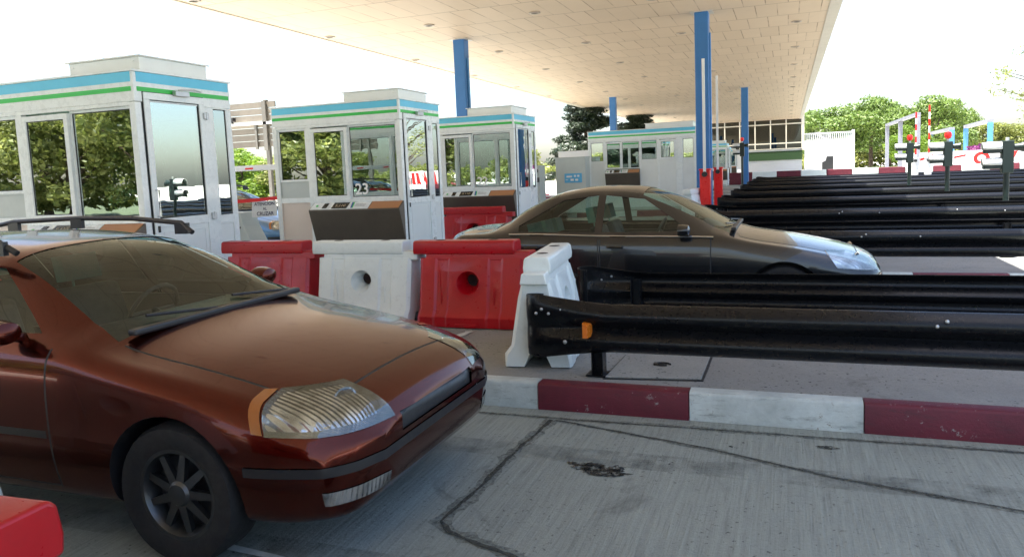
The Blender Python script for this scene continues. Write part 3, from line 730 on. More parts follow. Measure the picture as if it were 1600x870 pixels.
# ------------------------------------------------------------------ signals
def signal(x, y, h, ball, lb):
    r = empty('traffic_signal', (x, y, .18)); tag(r, lb, 'traffic signal', 'dark signals on the islands')
    b = MB(); b.tube([(0, 0, 0), (0, 0, h-.40)], .055, 12); b.box(-.12, -.12, 0, .12, .12, .02); b.build('post', 'sigdark', r, smooth=True)
    b = MB(); b.box(-.10, -.09, h-.62, .10, .09, h); b.build('housing', 'sigdark', r, bevel=.015)
    for zc in (h-.12, h-.42):
        v = MB(); prof = [(.11*math.cos(t), .11*math.sin(t)) for t in [R(a) for a in range(-20, 201, 20)]]
        rings = [[(xx, p[0]*s, zc+p[1]*s) for p in prof] for xx, s in ((-.10, 1), (-.25, 1.0), (-.42, .92))]
        v.loft(rings); o = v.build('visor', 'sigwhite' , r, smooth=True); so = o.modifiers.new('s', 'SOLIDIFY'); so.thickness = .008
        v = MB(); v.lathe([(0, -.13), (.07, -.12), (.095, -.10)], 0, 0, zc, 16, 'x'); v.build('lens', 'dark', r, smooth=True)
        v = MB(); v.lathe([(.10, -.10), (.118, -.16), (.11, -.30)], 0, 0, zc-.02, 16, 'x'); 
        v = MB(); v.box(-.40, -.085, zc-.115, -.10, .085, zc-.10+.115); v.build('lamp_box', 'sigdark', r, bevel=.02)
    v = MB(); v.lathe([(.0, .10), (.06, .10), (.075, .20), (.10, .27), (.09, .275), (0, .26)], 0, 0, h-.13, 16, 'x'); v.build('rear_lamp', 'sigdark', r, smooth=True)
    v = MB(); v.lathe([(0, .277), (.088, .276)], 0, 0, h-.13, 16, 'x'); v.build('lens', 'lamp', r)
    v = MB(); v.tube([(0, 0, h), (0, 0, h+.06)], .03, 10); v.build('neck', 'sigwhite', r)
    if ball:
        v = MB(); v.lathe([(0, 0), (.06, .015), (.085, .07), (.085, .12), (.06, .175), (0, .19)], 0, 0, h+.06, 18); v.build('beacon', 'cabred', r, smooth=True)
signal(3.93, 16.85, 1.62, False, 'largest dark signal at the right edge with two visors and no beacon')
signal(3.75, 21.55, 1.72, True, 'dark signal with red beacon, second from the right')
signal(3.55, 26.4, 1.80, True, 'dark signal with red beacon, smaller one left of the raised arms')
signal(-2.0, 36.2, 2.3, True, 'small far signal with red beacon before the far blue column')

# ------------------------------------------------------------------ building behind the canopy
bd = empty('office_building', (0, 88, 0)); tag(bd, 'long white office building with a glazed upper storey under the canopy', 'building')
b = MB(); b.box(-16.5, .25, 0, 1.38, 14, 2.9); b.build('lower_wall', 'wallw', bd)
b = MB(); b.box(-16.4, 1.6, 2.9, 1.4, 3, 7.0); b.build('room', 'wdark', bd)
b = MB(); b.box(-4.6, .05, 1.65, 1.4, .25, 2.62); b.build('green_band', 'greenwall', bd)
b = MB(); b.box(-16.6, -.2, 7.0, 1.6, 14, 7.25); b.build('roof', 'fascia', bd)
b = MB(); b.box(1.38, .0, 2.62, 1.62, .3, 7.0); b.build('corner_pier', 'wframe', bd)
xg = 1.38
for i in range(11):
    xa, xb = xg-1.62, xg
    w = MB()
    for z0, z1 in ((2.85, 3.47), (3.47, 5.55), (5.55, 6.85)): frame_ring(w, xa, z0, xb, z1, 0, .12, .06)
    o = w.build('window', 'wframe', bd)
    w = MB(); w.box(xa+.05, .05, 2.9, xb-.05, .06, 6.82); w.build('pane', 'wglass', o)
    xg = xa
b = MB(); b.box(1.62, .1, 0, 6.6, .5, 3.55); b.build('yard_wall', 'wallw', bd)
b = MB(); b.box(1.62, .15, 4.28, 6.6, .35, 4.4); b.box(1.62, .15, 3.55, 6.6, .35, 3.62)
for i in range(26): x = 1.75+i*.19; b.box(x, .19, 3.6, x+.08, .31, 4.3)
b.box(6.35, .1, 3.55, 6.6, .5, 4.55); b.build('balustrade', 'wallw', bd)
t = empty('camera_housing', (3.86, 86, 0)); tag(t, 'dark box-shaped device standing before the white wall', 'equipment cabinet')
b = MB(); b.prism([(-.55, .1), (.55, .1), (.55, 1.85), (-.1, 1.85), (-.2, 1.4), (-.55, 1.25)], -.3, .3, 'y'); b.build('housing', 'dark', t, bevel=.05)
b = MB(); b.prism([(-.5, 0), (.5, 0), (.5, .1), (-.5, .1)], -.35, .35, 'y'); b.build('plinth', 'slab', t)

# left of the wide booth: cabinets with blue signs, white wall
t = empty('white_wall', (-8.1, 30, 0)); tag(t, 'plain white wall block left of the wide booth', 'wall')
b = MB(); b.box(-.85, 0, 0, 1.6, .3, 2.3); b.box(-.87, -.02, 2.3, 1.62, .32, 2.34); b.build('wall', 'wallw', t, bevel=.01)
def cabinet(x, y, w, h, lb, sx, sz, sw, sh):
    t = empty('service_cabinet', (x, y, .18)); tag(t, lb, 'cabinet', 'grey cabinets with blue signs')
    b = MB(); b.box(0, 0, 0, w, .6, h); b.box(-.02, -.02, h, w+.02, .62, h+.03); b.build('cabinet_body', 'greypanel', t, bevel=.01)
    b = MB(); b.box(sx, -.014, sz, sx+sw, -.002, sz+sh); s = b.build('sign_panel', 'signblue', t)
    b = MB()
    for u, v, a, c in ((.12, .58, .32, .18), (.55, .62, .12, .2), (.74, .62, .12, .2), (.35, .2, .18, .22), (.62, .2, .16, .2), (.06, .3, .14, .05)):
        b.box(sx+sw*u, -.018, sz+sh*v, sx+sw*(u+a), -.0145, sz+sh*(v+c), 0)
    b.build('pictogram', 'white', s)
cabinet(-7.15, 23.6, 1.0, 1.78, 'grey cabinet with a wide blue sign against the wide booth', .30, .98, .58, .30)
cabinet(-8.5, 22.8, 1.05, 1.55, 'grey cabinet with a blue square sign behind booth 22', .18, .80, .42, .42)
t = empty('payment_post', (-7.6, 22.6, .18)); tag(t, 'small black post with a crosswise head before the white wall', 'post')
b = MB(); b.box(-.04, -.04, 0, .04, .04, 1.42); b.build('post', 'dark', t)
b = MB(); b.box(-.22, -.06, 1.36, .16, .06, 1.46); b.build('head', 'dark', t, bevel=.01)
b = MB(); b.box(.02, -.05, 1.05, .2, .05, 1.2); b.build('card_reader', 'dark', t, bevel=.01)
t = empty('bollard', (-8.05, 22.7, .18)); tag(t, 'thin short dark bollard left of the black post', 'bollard')
b = MB(); b.tube([(0, 0, 0), (0, 0, .95)], .045, 12); b.lathe([(0.0, .99), (.03, .98), (.045, .95)], n=12); b.build('shaft', 'dark', t, smooth=True)

# ------------------------------------------------------------------ things seen between booths 24 and 23
t = empty('slatted_sign_back', (-16.3, 20, 0)); tag(t, 'weathered slatted sign back on posts seen between the two nearest booths', 'sign')
b = MB()
for i in range(7): b.box(-1.5, 0, 2.72+i*.205, 1.05, .05, 2.72+i*.205+.185)
b.build('slats', 'slat', t)
b = MB()
for x in (-1.2, .55): b.box(x, .06, 0, x+.12, .18, 4.2)
b.box(.60, -.09, 2.6, .74, -.01, 4.15); b.box(.25, -.07, 2.65, .33, -.01, 3.5); b.build('post', 'slatdark', t)
b = MB(); b.box(-1.5, -.09, 3.42, 1.1, -.02, 3.50); b.build('rail', 'white', t)
b = MB(); b.box(-.72, -.25, 3.55, -.42, -.1, 3.68); b.tube([(-.5, -.15, 3.5), (-.75, -.2, 3.85)], .03); b.build('flood_lamp', 'dark', t)
t = empty('height_gauge', (-11.2, 14, 0)); tag(t, 'white bar with short red marks lying level between the two nearest booths', 'barrier arm')
b = MB(); b.box(-2.2, -.04, 1.86, 1.6, .04, 1.98); b.build('bar', 'white', t, bevel=.005)
for x in (-1.3, -.38, .58): b = MB(); b.box(x, -.044, 1.89, x+.22, .044, 1.93); b.build('red_mark', 'cabred', t)
b = MB(); b.box(-2.3, -.1, 0, -2.0, .1, 1.86); b.build('post', 'white', t, bevel=.01)
t = empty('ticket_cabinet', (-8.45, 9.9, .0)); tag(t, 'grey sloping ticket cabinet on the island left of booth 23', 'cabinet')
b = MB(); b.prism([(-.28, .18), (.50, .18), (.12, .90), (.05, 1.12), (-.28, 1.12)], 0, .4, 'y'); b.build('cabinet_body', 'greypanel', t, bevel=.015)
b = MB(); b.box(-.24, -.012, .86, .06, -.002, .89); b.build('slot', 'dark', t)
t = empty('striped_post', (-8.68, 9.7, .18)); tag(t, 'blue and white banded post beside the grey sloping cabinet', 'post')
for i in range(6):
    pass
b = MB()
for i in range(6): b.box(-.11, -.06, i*.15, .06, .06, i*.15+.149, i % 2)
b.build('shaft', ['blue', 'white'], t)
t = empty('warning_tape', (0, 0, 0)); tag(t, 'red tape stretched between the two nearest booths', 'tape')
A = Vector((-9.35, 9.35, 1.33)); B = Vector((-8.02, 10.5, 1.33)); rings = []
for i in range(21):
    s = i/20; p = A.lerp(B, s); sag = .035*4*s*(1-s); rings.append([(p.x, p.y, p.z-sag+.028), (p.x, p.y, p.z-sag-.028)])
b = MB(); b.loft(rings); o = b.build('tape_band', 'tape', t); so = o.modifiers.new('s', 'SOLIDIFY'); so.thickness = .002
d = (A-B).normalized(); ang = math.atan2(d.y, d.x)
p = A.lerp(B, .85)
t = empty('paper_notice', (p.x, p.y-.01, 1.17)); t.scale = (.72, .72, .9); t.rotation_euler = (R(-4), 0, math.atan2(B.y-A.y, B.x-A.x)); tag(t, 'handwritten paper notice hanging on the red tape', 'notice')
b = MB(); b.add([(-.30, 0, -.17), (.26, -.01, -.16), (.28, -.004, .12), (-.27, .0, .115)], [(0, 1, 2, 3)]); 
o = b.build('sheet', 'paper', t); so = o.modifiers.new('s', 'SOLIDIFY'); so.thickness = .002; so.offset = 0
for i, (w_, s) in enumerate((('ATENCION', .088), ('AL', .075), ('CRUZAR', .095))):
    text('writing', w_, s, 'ink', t, (0, -.012, .07-.09*i), (PI/2, 0, 0), .001)

# ------------------------------------------------------------------ things at the right background
def gantry(x0, y0, x1, y1, h, w, pm, bm, name, lb, cat, n=2, grp=None, beam=.3):
    t = empty(name, (x0, y0, 0)); tag(t, lb, cat, grp)
    for i in range(n):
        s = i/(n-1); x, y = (x1-x0)*s, (y1-y0)*s
        b = MB(); b.box(x-w/2, y-w/2, 0, x+w/2, y+w/2, h); b.build('post', pm, t, bevel=.02)
    d = Vector((x1-x0, y1-y0, 0)); nn = Vector((-d.y, d.x, 0)).normalized()*w*.6
    b = MB(); p = [nn, d+nn, d-nn, -nn]; b.add([(q.x, q.y, h) for q in p]+[(q.x, q.y, h+beam) for q in p], [(3,2,1,0),(4,5,6,7),(0,1,5,4),(1,2,6,5),(2,3,7,6),(3,0,4,7)]); b.build('beam', bm, t, bevel=.01)
gantry(8.55, 60, 8.6, 78, 4.35, .30, 'lilac', 'lilac', 'post_row', 'row of three pale grey posts joined by a beam before the trees', 'post frame', 3, beam=.2)
gantry(15.6, 72.2, 16.5, 86, 4.0, .36, 'ltblue', 'lilac', 'frame_gate', 'larger blue frame with white crossbar, left of the dark signal', 'height frame', 2, 'blue and white height frames')
gantry(16.0, 90, 16.6, 106, 4.0, .42, 'ltblue', 'lilac', 'frame_gate', 'smaller blue and white frame partly behind the signal with the red beacon', 'height frame', 2, 'blue and white height frames')
t = empty('mural_wall', (12.2, 66, 0)); tag(t, 'low white wall painted with a red ring and stripes, beyond the lanes', 'wall')
b = MB(); b.box(-3.8, 0, 0, 5.2, .25, 1.75); b.build('wall', 'wallw', t, bevel=.02)
b = MB(); n = 24; ri, ro = .28, .55
b.loft([[(1.55+r_*math.cos(2*PI*k/n), -.01, 1.15+r_*.9*math.sin(2*PI*k/n)) for r_ in (ri, ro)] for k in range(n+1)]); 
b.add([(-2.6, -.01, 1.1), (-1.7, -.01, 1.4), (-1.7, -.01, 1.6), (-2.6, -.01, 1.3)], [(0, 1, 2, 3)]); b.add([(3.0, -.01, .3), (3.3, -.01, .3), (3.9, -.01, 1.6), (3.6, -.01, 1.6)], [(0, 1, 2, 3)]); b.add([(-.3, -.01, 1.2), (.5, -.01, 1.35), (.5, -.01, 1.5), (-.3, -.01, 1.35)], [(0, 1, 2, 3)])
b.build('painted_ring', 'cabred', t, fix=False)
def chev(x, y, w, lb):
    t = empty('chevron_panel', (x, y, 0)); tag(t, lb, 'chevron panel', 'red and white striped panels')
    b = MB(); b.box(0, 0, .2, w, .12, 1.95); b.build('board', 'white', t, bevel=.02)
    b = MB()
    for i in range(3):
        u = .1+i*w*.32; b.add([(u, -.006, .35), (u+w*.14, -.006, .35), (u+w*.30, -.006, 1.85), (u+w*.16, -.006, 1.85)], [(0, 1, 2, 3)])
    b.build('stripe', 'cabred', t, fix=False)
    b = MB(); b.box(.1, .03, 0, .2, .09, .2); b.box(w-.2, .03, 0, w-.1, .09, .2); b.build('leg', 'dark', t)
chev(15.9, 56.5, 1.5, 'striped panel just right of the largest dark signal'); chev(17.6, 56.8, 1.6, 'striped panel cut by the right picture edge')

# ------------------------------------------------------------------ vegetation
def leaf_mesh(name, clumps, n, size, seed, mat, flat=0.0, aspect=.45):
    """clumps: (x, y, z, rx, ry, rz); leaf quads spread through the outer volume of each clump"""
    rs = np.random.RandomState(seed); vol = np.array([c[3]*c[4]*c[5] for c in clumps])**.75; cnt = rs.multinomial(n, vol/vol.sum())
    V = []
    for c, k in zip(clumps, cnt):
        if k == 0: continue
        d = rs.normal(size=(k, 3)); d /= np.linalg.norm(d, axis=1)[:, None]
        rad = rs.uniform(.45, 1.08, k)**.5; lump = 1+.18*np.sin(d[:, 0]*7+c[0])*np.cos(d[:, 1]*6+c[1])+.12*np.sin(d[:, 2]*11+c[2])
        p = d*(rad*lump)[:, None]*np.array(c[3:6])+np.array(c[:3])
        nrm = d+rs.normal(size=(k, 3))*.8; nrm[:, 2] += flat; nrm /= np.linalg.norm(nrm, axis=1)[:, None]
        a = np.cross(nrm, rs.normal(size=(k, 3))); a /= np.linalg.norm(a, axis=1)[:, None]; b = np.cross(nrm, a)
        s = size*rs.uniform(.55, 1.35, k)[:, None]
        a *= s; b *= s*aspect
        V.append(np.stack([p-a, p-b*.9, p+a, p+b*.9], 1).reshape(-1, 3))
    V = np.concatenate(V); q = len(V)//4
    me = bpy.data.meshes.new(name); me.vertices.add(len(V)); me.vertices.foreach_set('co', V.ravel().astype(np.float32))
    me.loops.add(q*4); me.polygons.add(q); me.loops.foreach_set('vertex_index', np.arange(q*4, dtype=np.int32))
    me.polygons.foreach_set('loop_start', np.arange(0, q*4, 4, dtype=np.int32)); me.materials.append(M[mat]); me.update(); me.validate()
    return me
def make_tree(name, kind, seed):
    rs = random.Random(seed); r = empty(name, (0, 0, 0)); tr = MB()
    cl = []
    if kind == 'pine':           # umbrella pine, unit height about 8
        tr.tube([(0, 0, 0), (.1, 0, 2), (.0, .1, 4), (.05, 0, 5.6)], [.28, .24, .2, .12], 9)
        for i in range(26):
            a = rs.uniform(0, 2*PI); q = rs.uniform(0, 1)**.5*4.0; z = 5.2+1.8*(1-(q/4.3)**2)+rs.uniform(-.9, .5); s = rs.uniform(.8, 1.5)
            cl.append((q*math.cos(a), q*math.sin(a), z, s*1.1, s*1.1, s*.75))
            if i % 3 == 0: tr.tube([(0, 0, 3.6), (q*.5*math.cos(a), q*.5*math.sin(a), 4.6), (q*.9*math.cos(a), q*.9*math.sin(a), z)], [.12, .08, .03], 6)
        for i in range(12):
            a = rs.uniform(0, 2*PI); q = rs.uniform(2.2, 3.8); s = rs.uniform(.7, 1.2); cl.append((q*math.cos(a), q*math.sin(a), rs.uniform(2.6, 4.6), s, s, s))
        me = leaf_mesh('crown', cl, 15000, .20, seed, 'leafpine', .3, .35)
    elif kind == 'cedar':
        tr.tube([(0, 0, 0), (0, 0, 7.5)], [.28, .05], 9)
        for i in range(46):
            z = rs.uniform(1.2, 7.6); a = rs.uniform(0, 2*PI); q = (1-(z-1)/7.6)*3.1*rs.uniform(.35, 1.1)+.2; s = rs.uniform(.45, .9)
            cl.append((q*math.cos(a), q*math.sin(a), z, s*1.3, s*1.3, s*.55))
            if i % 2 == 0: tr.tube([(0, 0, z-.3), (q*math.cos(a), q*math.sin(a), z)], [.07, .02], 5)
        me = leaf_mesh('crown', cl, 24000, .17, seed, 'leafcedar', .2, .3)
    elif kind == 'sparse':
        tr.tube([(0, 0, 0), (-.1, 0, 3), (.1, 0, 6)], [.18, .14, .06], 9)
        for i in range(34):
            a = rs.uniform(0, 2*PI); z = rs.uniform(2.6, 7.4); q = rs.uniform(.8, 2.6); e = Vector((q*math.cos(a), q*math.sin(a), z)); s = rs.uniform(.25, .55)
            tr.tube([(0, 0, max(1.5, z-1.6)), (e.x*.5, e.y*.5, z-.6), tuple(e)], [.06, .035, .012], 5)
            cl.append((e.x, e.y, e.z, s, s, s))
        me = leaf_mesh('crown', cl, 3400, .085, seed, 'leafolive', 0, .4)
    else:                          # broad bushy tree, unit height about 7
        tr.tube([(0, 0, 0), (.05, .1, 1.5), (0, 0, 3.2), (.1, 0, 5)], [.25, .2, .14, .05], 9)
        for i in range(44):
            a = rs.uniform(0, 2*PI); z = rs.uniform(.9, 6.6); q = rs.uniform(.2, 1)**.6*3.0*math.sin(PI*min(1, max(.12, (z+.6)/7.6)))**.6; s = rs.uniform(.5, 1.15)
            cl.append((q*math.cos(a), q*math.sin(a), z, s, s, s*.8))
            if i % 3 == 0: tr.tube([(0, 0, max(.8, z-2)), (q*.85*math.cos(a), q*.85*math.sin(a), z)], [.08, .02], 5)
        me = leaf_mesh('crown', cl, 13000, .15, seed, {'olive': 'leafolive', 'bright': 'leafbright'}[kind], .1, .5)
    tr.build('trunk', 'bark', r, smooth=True)
    o = bpy.data.objects.new('crown', me); C.objects.link(o); o.parent = r
    return r
proto = {}
def tree(kind, x, y, sx, sz, rz, lb, cat='tree', grp=None, name=None):
    nmn = name or {'pine': 'stone_pine', 'cedar': 'cedar_tree', 'sparse': 'sparse_tree', 'olive': 'leafy_tree', 'bright': 'leafy_tree'}[kind]
    if kind not in proto: proto[kind] = o = make_tree(nmn, kind, 11+len(kind))
    else: o = copy_tree(proto[kind]); o.name = nmn
    o.location = (x, y, 0); o.rotation_euler = (0, 0, rz); o.scale = (sx, sx, sz); tag(o, lb, cat, grp); return o
# right background
tree('pine', 5.6, 112, 1.35, 1.05, .3, 'broad green pine just right of the canopy corner', grp='pines behind the white wall')
tree('pine', 10.8, 116, 1.1, 1.22, 1.9, 'green pine with the highest rounded top, left of the grey posts', grp='pines behind the white wall')
tree('pine', 17.4, 110, 1.12, 1.12, 4.0, 'tall rounded pine behind the raised barrier arms', grp='pines behind the white wall')
tree('pine', 21.2, 121, .95, .95, 2.2, 'pine sloping down behind the blue frames', grp='pines behind the white wall')
tree('olive', 25.5, 118, 1.2, .80, .5, 'low yellow-green tree right of the pines, above the blue frames', grp='low trees at the right background')
tree('olive', 30.5, 122, 1.5, .78, 2.5, 'low yellow-green tree behind the largest signal', grp='low trees at the right background')
tree('bright', 36, 122, 1.4, .80, 3.5, 'bright low tree at the right picture edge', grp='low trees at the right background')
tree('bright', 11.1, 84, .62, .62, 1.0, 'bright yellow-green bush beside the grey posts', 'bush', name='leafy_bush')
tree('bright', 13.6, 92, .60, .50, 3.0, 'bright bush behind the smaller signal with beacon', 'bush', name='leafy_bush')
tree('pine', 14.2, 126, 1.2, .95, 3.3, 'darker pine filling the gap between the two tall ones', grp='pines behind the white wall')
tree('sparse', 12.7, 44, 1.15, .88, .8, 'thin airy tree whose twigs reach in at the right picture edge')
b = MB(); m = leaf_mesh('flowering_shrub', [(17.2, 80, 2.0, 1.1, .5, .45), (15.8, 79, 1.9, .6, .4, .35)], 700, .12, 3, 'magenta'); o = bpy.data.objects.new('flowering_shrub', m); C.objects.link(o); tag(o, 'magenta flowering shrub above the mural wall', 'shrub')
# left and middle background
tree('cedar', -14.2, 55, 1.05, .86, .0, 'dark cedar beyond the wide booth left of the far blue column')
tree('olive', -17.9, 50, .55, .50, .7, 'pale yellow-green tree left of the dark cedar', name='leafy_tree')
tree('cedar', -12.5, 66, .95, .84, 2.0, 'second dark conifer behind the cedar, under the canopy edge')
for i, (x, y, s, z) in enumerate(((-38.5, 46, 1.0, .52), (-34, 47, .9, .55), (-43, 50, 1.1, .6), (-30, 52, 1.0, .55))):
    tree('olive' if i % 2 else 'bright', x, y, s, z, i*1.7, ('leafy tree seen left in the gap between the nearest booths', 'leafy tree seen right in the gap between the nearest booths', 'tree hidden behind the nearest booth, far left', 'tree behind booth 23 in the far distance')[i], grp='trees beyond the booths')
# row behind the photographer, mirrored in the booth windows
places = ['%s tree of the row mirrored in the booth windows' % w for w in ('first', 'second', 'third', 'fourth', 'fifth', 'sixth', 'seventh', 'eighth', 'ninth')]
for i, x in enumerate((-47, -42.5, -38, -33.5, -29.5, -25.8, -22, -15.5, -9)):
    tree('olive', x*1.12+1, -18-(i % 3)*1.2, 1.25 if i < 7 else .9, (1.15, 1.3, 1.2, 1.05, 1.25, 1.1, .95, .45, .40)[i], i*2.1, places[i], grp='trees behind the photographer')
rw = random.Random(9); cl_ = [(-8+i*1.6+rw.uniform(-1, 1), 134+rw.uniform(-5, 5), rw.uniform(.6, 2.6), 2.4, 2.2, rw.uniform(1.3, 2.3)) for i in range(46)]
cl_ += [(-75+i*1.8+rw.uniform(-1, 1), 112+rw.uniform(-6, 6), rw.uniform(.6, 2.4), 2.4, 2.2, rw.uniform(1.2, 2.2)) for i in range(30)]
fm = leaf_mesh('distant_wood', cl_, 42000, .30, 17, 'leafolive', .2, .5); o = bpy.data.objects.new('distant_wood', fm); C.objects.link(o); tag(o, kind='stuff', label='distant belt of green bushes closing the view behind the lanes')
# grass verge
rs = np.random.RandomState(4)
gm = leaf_mesh('grass', [(18, 100, .05, 26, 14, .25)], 9000, .25, 8, 'grass', 0, .2); o = bpy.data.objects.new('grass', gm); C.objects.link(o); tag(o, kind='stuff', label='grass verge below the far trees')

# ------------------------------------------------------------------ cars
def pchip(keys, x):
    xs = [k[0] for k in keys]
    if x <= xs[0]: return keys[0][1]
    if x >= xs[-1]: return keys[-1][1]
    h = [xs[i+1]-xs[i] for i in range(len(xs)-1)]; d = [(keys[i+1][1]-keys[i][1])/h[i] for i in range(len(h))]
    def sl(i):
        if i == 0: return d[0]
        if i == len(xs)-1: return d[-1]
        if d[i-1]*d[i] <= 0: return 0
        return 2*d[i-1]*d[i]/(d[i-1]+d[i])
    for i in range(len(h)):
        if x <= xs[i+1]:
            t = (x-xs[i])/h[i]; m0, m1 = sl(i)*h[i], sl(i+1)*h[i]
            return (2*t**3-3*t*t+1)*keys[i][1]+(t**3-2*t*t+t)*m0+(-2*t**3+3*t*t)*keys[i+1][1]+(t**3-t*t)*m1
def make_car(name, P, paint):
    """x = 0 at the front bumper, the car runs to -L. P: profile keys over the distance s from the front"""
    Lc = P['L']; r = empty(name, (0, 0, 0))
    ns = 84; rings = []
    ss = sorted(set([0, .015, .04, .08, .13, .2, Lc, Lc-.015, Lc-.04, Lc-.09, Lc-.16]+[Lc*i/ns for i in range(ns+1)]))
    K = {}
    for s in ss:
        T = pchip(P['top'], s); wt = pchip(P['wtop'], s); zb = min(pchip(P['belt'], s), T-.05); wb = pchip(P['wbelt'], s); wm = pchip(P['wmax'], s); zl = pchip(P['low'], s)
        ed = .075 if T-zb > .12 else .055
        half = [(0, T), (.4*wt, T-.006), (.75*wt, T-.024), (wt, T-ed), (max(wb, wt+.01), zb), (wm, zb-.10 if zb-.10 > .5 else .55*zb+.45*zl+.1), (wm+.004, .50 if zb > .62 else (zb+zl)/2), (wm-.012, .36 if zb > .62 else zl+.12), (wm-.05, zl+.02), (wm-.14, zl), (0, zl)]
        for _ in range(2):
            q = [half[0]]
            for i in range(len(half)-1):
                a, c = half[i], half[i+1]
                w1, w2 = .25, .75
                if i > 0: q.append((a[0]+(c[0]-a[0])*w1, a[1]+(c[1]-a[1])*w1))
                if i < len(half)-2: q.append((a[0]+(c[0]-a[0])*w2, a[1]+(c[1]-a[1])*w2))
            q.append(half[-1]); half = q
        ring = [(-s, -y, z) for y, z in half]+[(-s, y, z) for y, z in half[-2:0:-1]]
        rings.append(ring)
    b = MB(); b.loft(rings, closed=True, cap=True); bo = b.build('car_body', [paint, 'seal', 'dark'], None)
    # wheel arches
    for wx in P['axles']:
        for s in (-1, 1):
            cb = MB(); R_ = P['wr']+.045; n = 40; W_ = P['W']/2
            cb.lathe([(0, W_-.34), (R_, W_-.34), (R_, W_+.2), (0, W_+.2)], 0, 0, 0, n, 'y', 0)
            cut = cb.build('cut', ['dark'], None); cut.location = (-wx, 0, P['wr']); 
            if s < 0: cut.rotation_euler = (0, 0, PI)
            bpy.context.view_layer.update()
            md = bo.modifiers.new('b', 'BOOLEAN'); md.operation = 'DIFFERENCE'; md.object = cut; md.solver = 'EXACT'; md.material_mode = 'TRANSFER'
            dg = bpy.context.evaluated_depsgraph_get(); dg.update(); me = bpy.data.meshes.new_from_object(bo.evaluated_get(dg))
            bo.modifiers.clear(); bo.data = me; bpy.data.objects.remove(cut)
    bm = bmesh.new(); bm.from_mesh(bo.data); bpy.data.objects.remove(bo)
    mats = [M[paint], M['seal'], M['dark']]
    # indices of body material / dark material may move; keep by name
    names = [m.name if m else '' for m in me.materials]; di = names.index(M['dark'].name) if M['dark'].name in names else 0
    pi_ = names.index(M[paint].name)
    def cutp(co, no, sel):
        fs = [f for f in bm.faces if sel(f.calc_center_median())]
        ed = set(e for f in fs for e in f.edges); vs = set(v for f in fs for v in f.verts)
        bmesh.ops.bisect_plane(bm, geom=list(fs)+list(ed)+list(vs), plane_co=co, plane_no=no, dist=1e-5)
    def inpoly(poly, x, z, eps=0):
        sg = 0
        for (x0, z0), (x1, z1) in zip(poly, poly[1:]+poly[:1]):
            c = (x1-x0)*(z-z0)-(z1-z0)*(x-x0)
            if sg == 0: sg = 1 if c > 0 else -1
            if c*sg < -1e-7: return False
        return True
    def bbox(poly): return min(p[0] for p in poly)-.12, max(p[0] for p in poly)+.12, min(p[1] for p in poly)-.1, max(p[1] for p in poly)+.1
    def cut_poly_side(poly, yfloor):
        bx = bbox(poly)
        for (x0, z0), (x1, z1) in zip(poly, poly[1:]+poly[:1]):
            cutp((x0, 0, z0), (z1-z0, 0, -(x1-x0)), lambda c: abs(c.y) > yfloor and bx[0] < c.x < bx[1] and bx[2] < c.z < bx[3])
    def extract(pred, pname, mat, off=0.0, par=None, thick=0):
        fs = [f for f in bm.faces if pred(f.calc_center_median(), f.normal)]
        if not fs: return None
        nb = bmesh.new(); vm = {}
        for f in fs:
            vv = []
            for v in f.verts:
                if v not in vm: vm[v] = nb.verts.new(v.co+v.normal*off)
                vv.append(vm[v])
            try: nf = nb.faces.new(vv); nf.smooth = True
            except ValueError: pass
        me_ = bpy.data.meshes.new(pname); nb.to_mesh(me_); nb.free()
        for mm in (mat if isinstance(mat, list) else [mat]): me_.materials.append(M[mm])
        bmesh.ops.delete(bm, geom=fs, context='FACES')
        o = bpy.data.objects.new(pname, me_); C.objects.link(o); o.parent = par or r
        if thick: so = o.modifiers.new('s', 'SOLIDIFY'); so.thickness = thick
        return o
    bm.normal_update()
    # side windows
    for poly in P['windows']:
        poly = [(-a, z) for a, z in poly]; cut_poly_side(poly, .35)
        for s in (-1, 1):
            extract(lambda c, n: c.y*s > .35 and inpoly(poly, c.x, c.z), 'side_window', 'carglass', -.006)
    # windscreen and rear window: (s0, s1, half width at s0, half width at s1)
    for (s0, s1, w0, w1), pn in zip(P['screens'], ('windscreen', 'rear_window')):
        lo, hi = min(s0, s1), max(s0, s1); sel = lambda c: -hi-.15 < c.x < -lo+.15 and c.z > .7
        cutp((-s0, 0, 0), (1, 0, 0), sel); cutp((-s1, 0, 0), (1, 0, 0), sel)
        for s in (-1, 1): cutp((-s0, s*w0, 0), (s*(w1-w0), (s1-s0)*1.0, 0), sel)
        def ins(c, n):
            if not (-hi < c.x < -lo) or c.z < .7: return False
            t = (-c.x-s0)/(s1-s0); return abs(c.y) < w0+(w1-w0)*t
        extract(ins, pn, 'carglass', -.004)
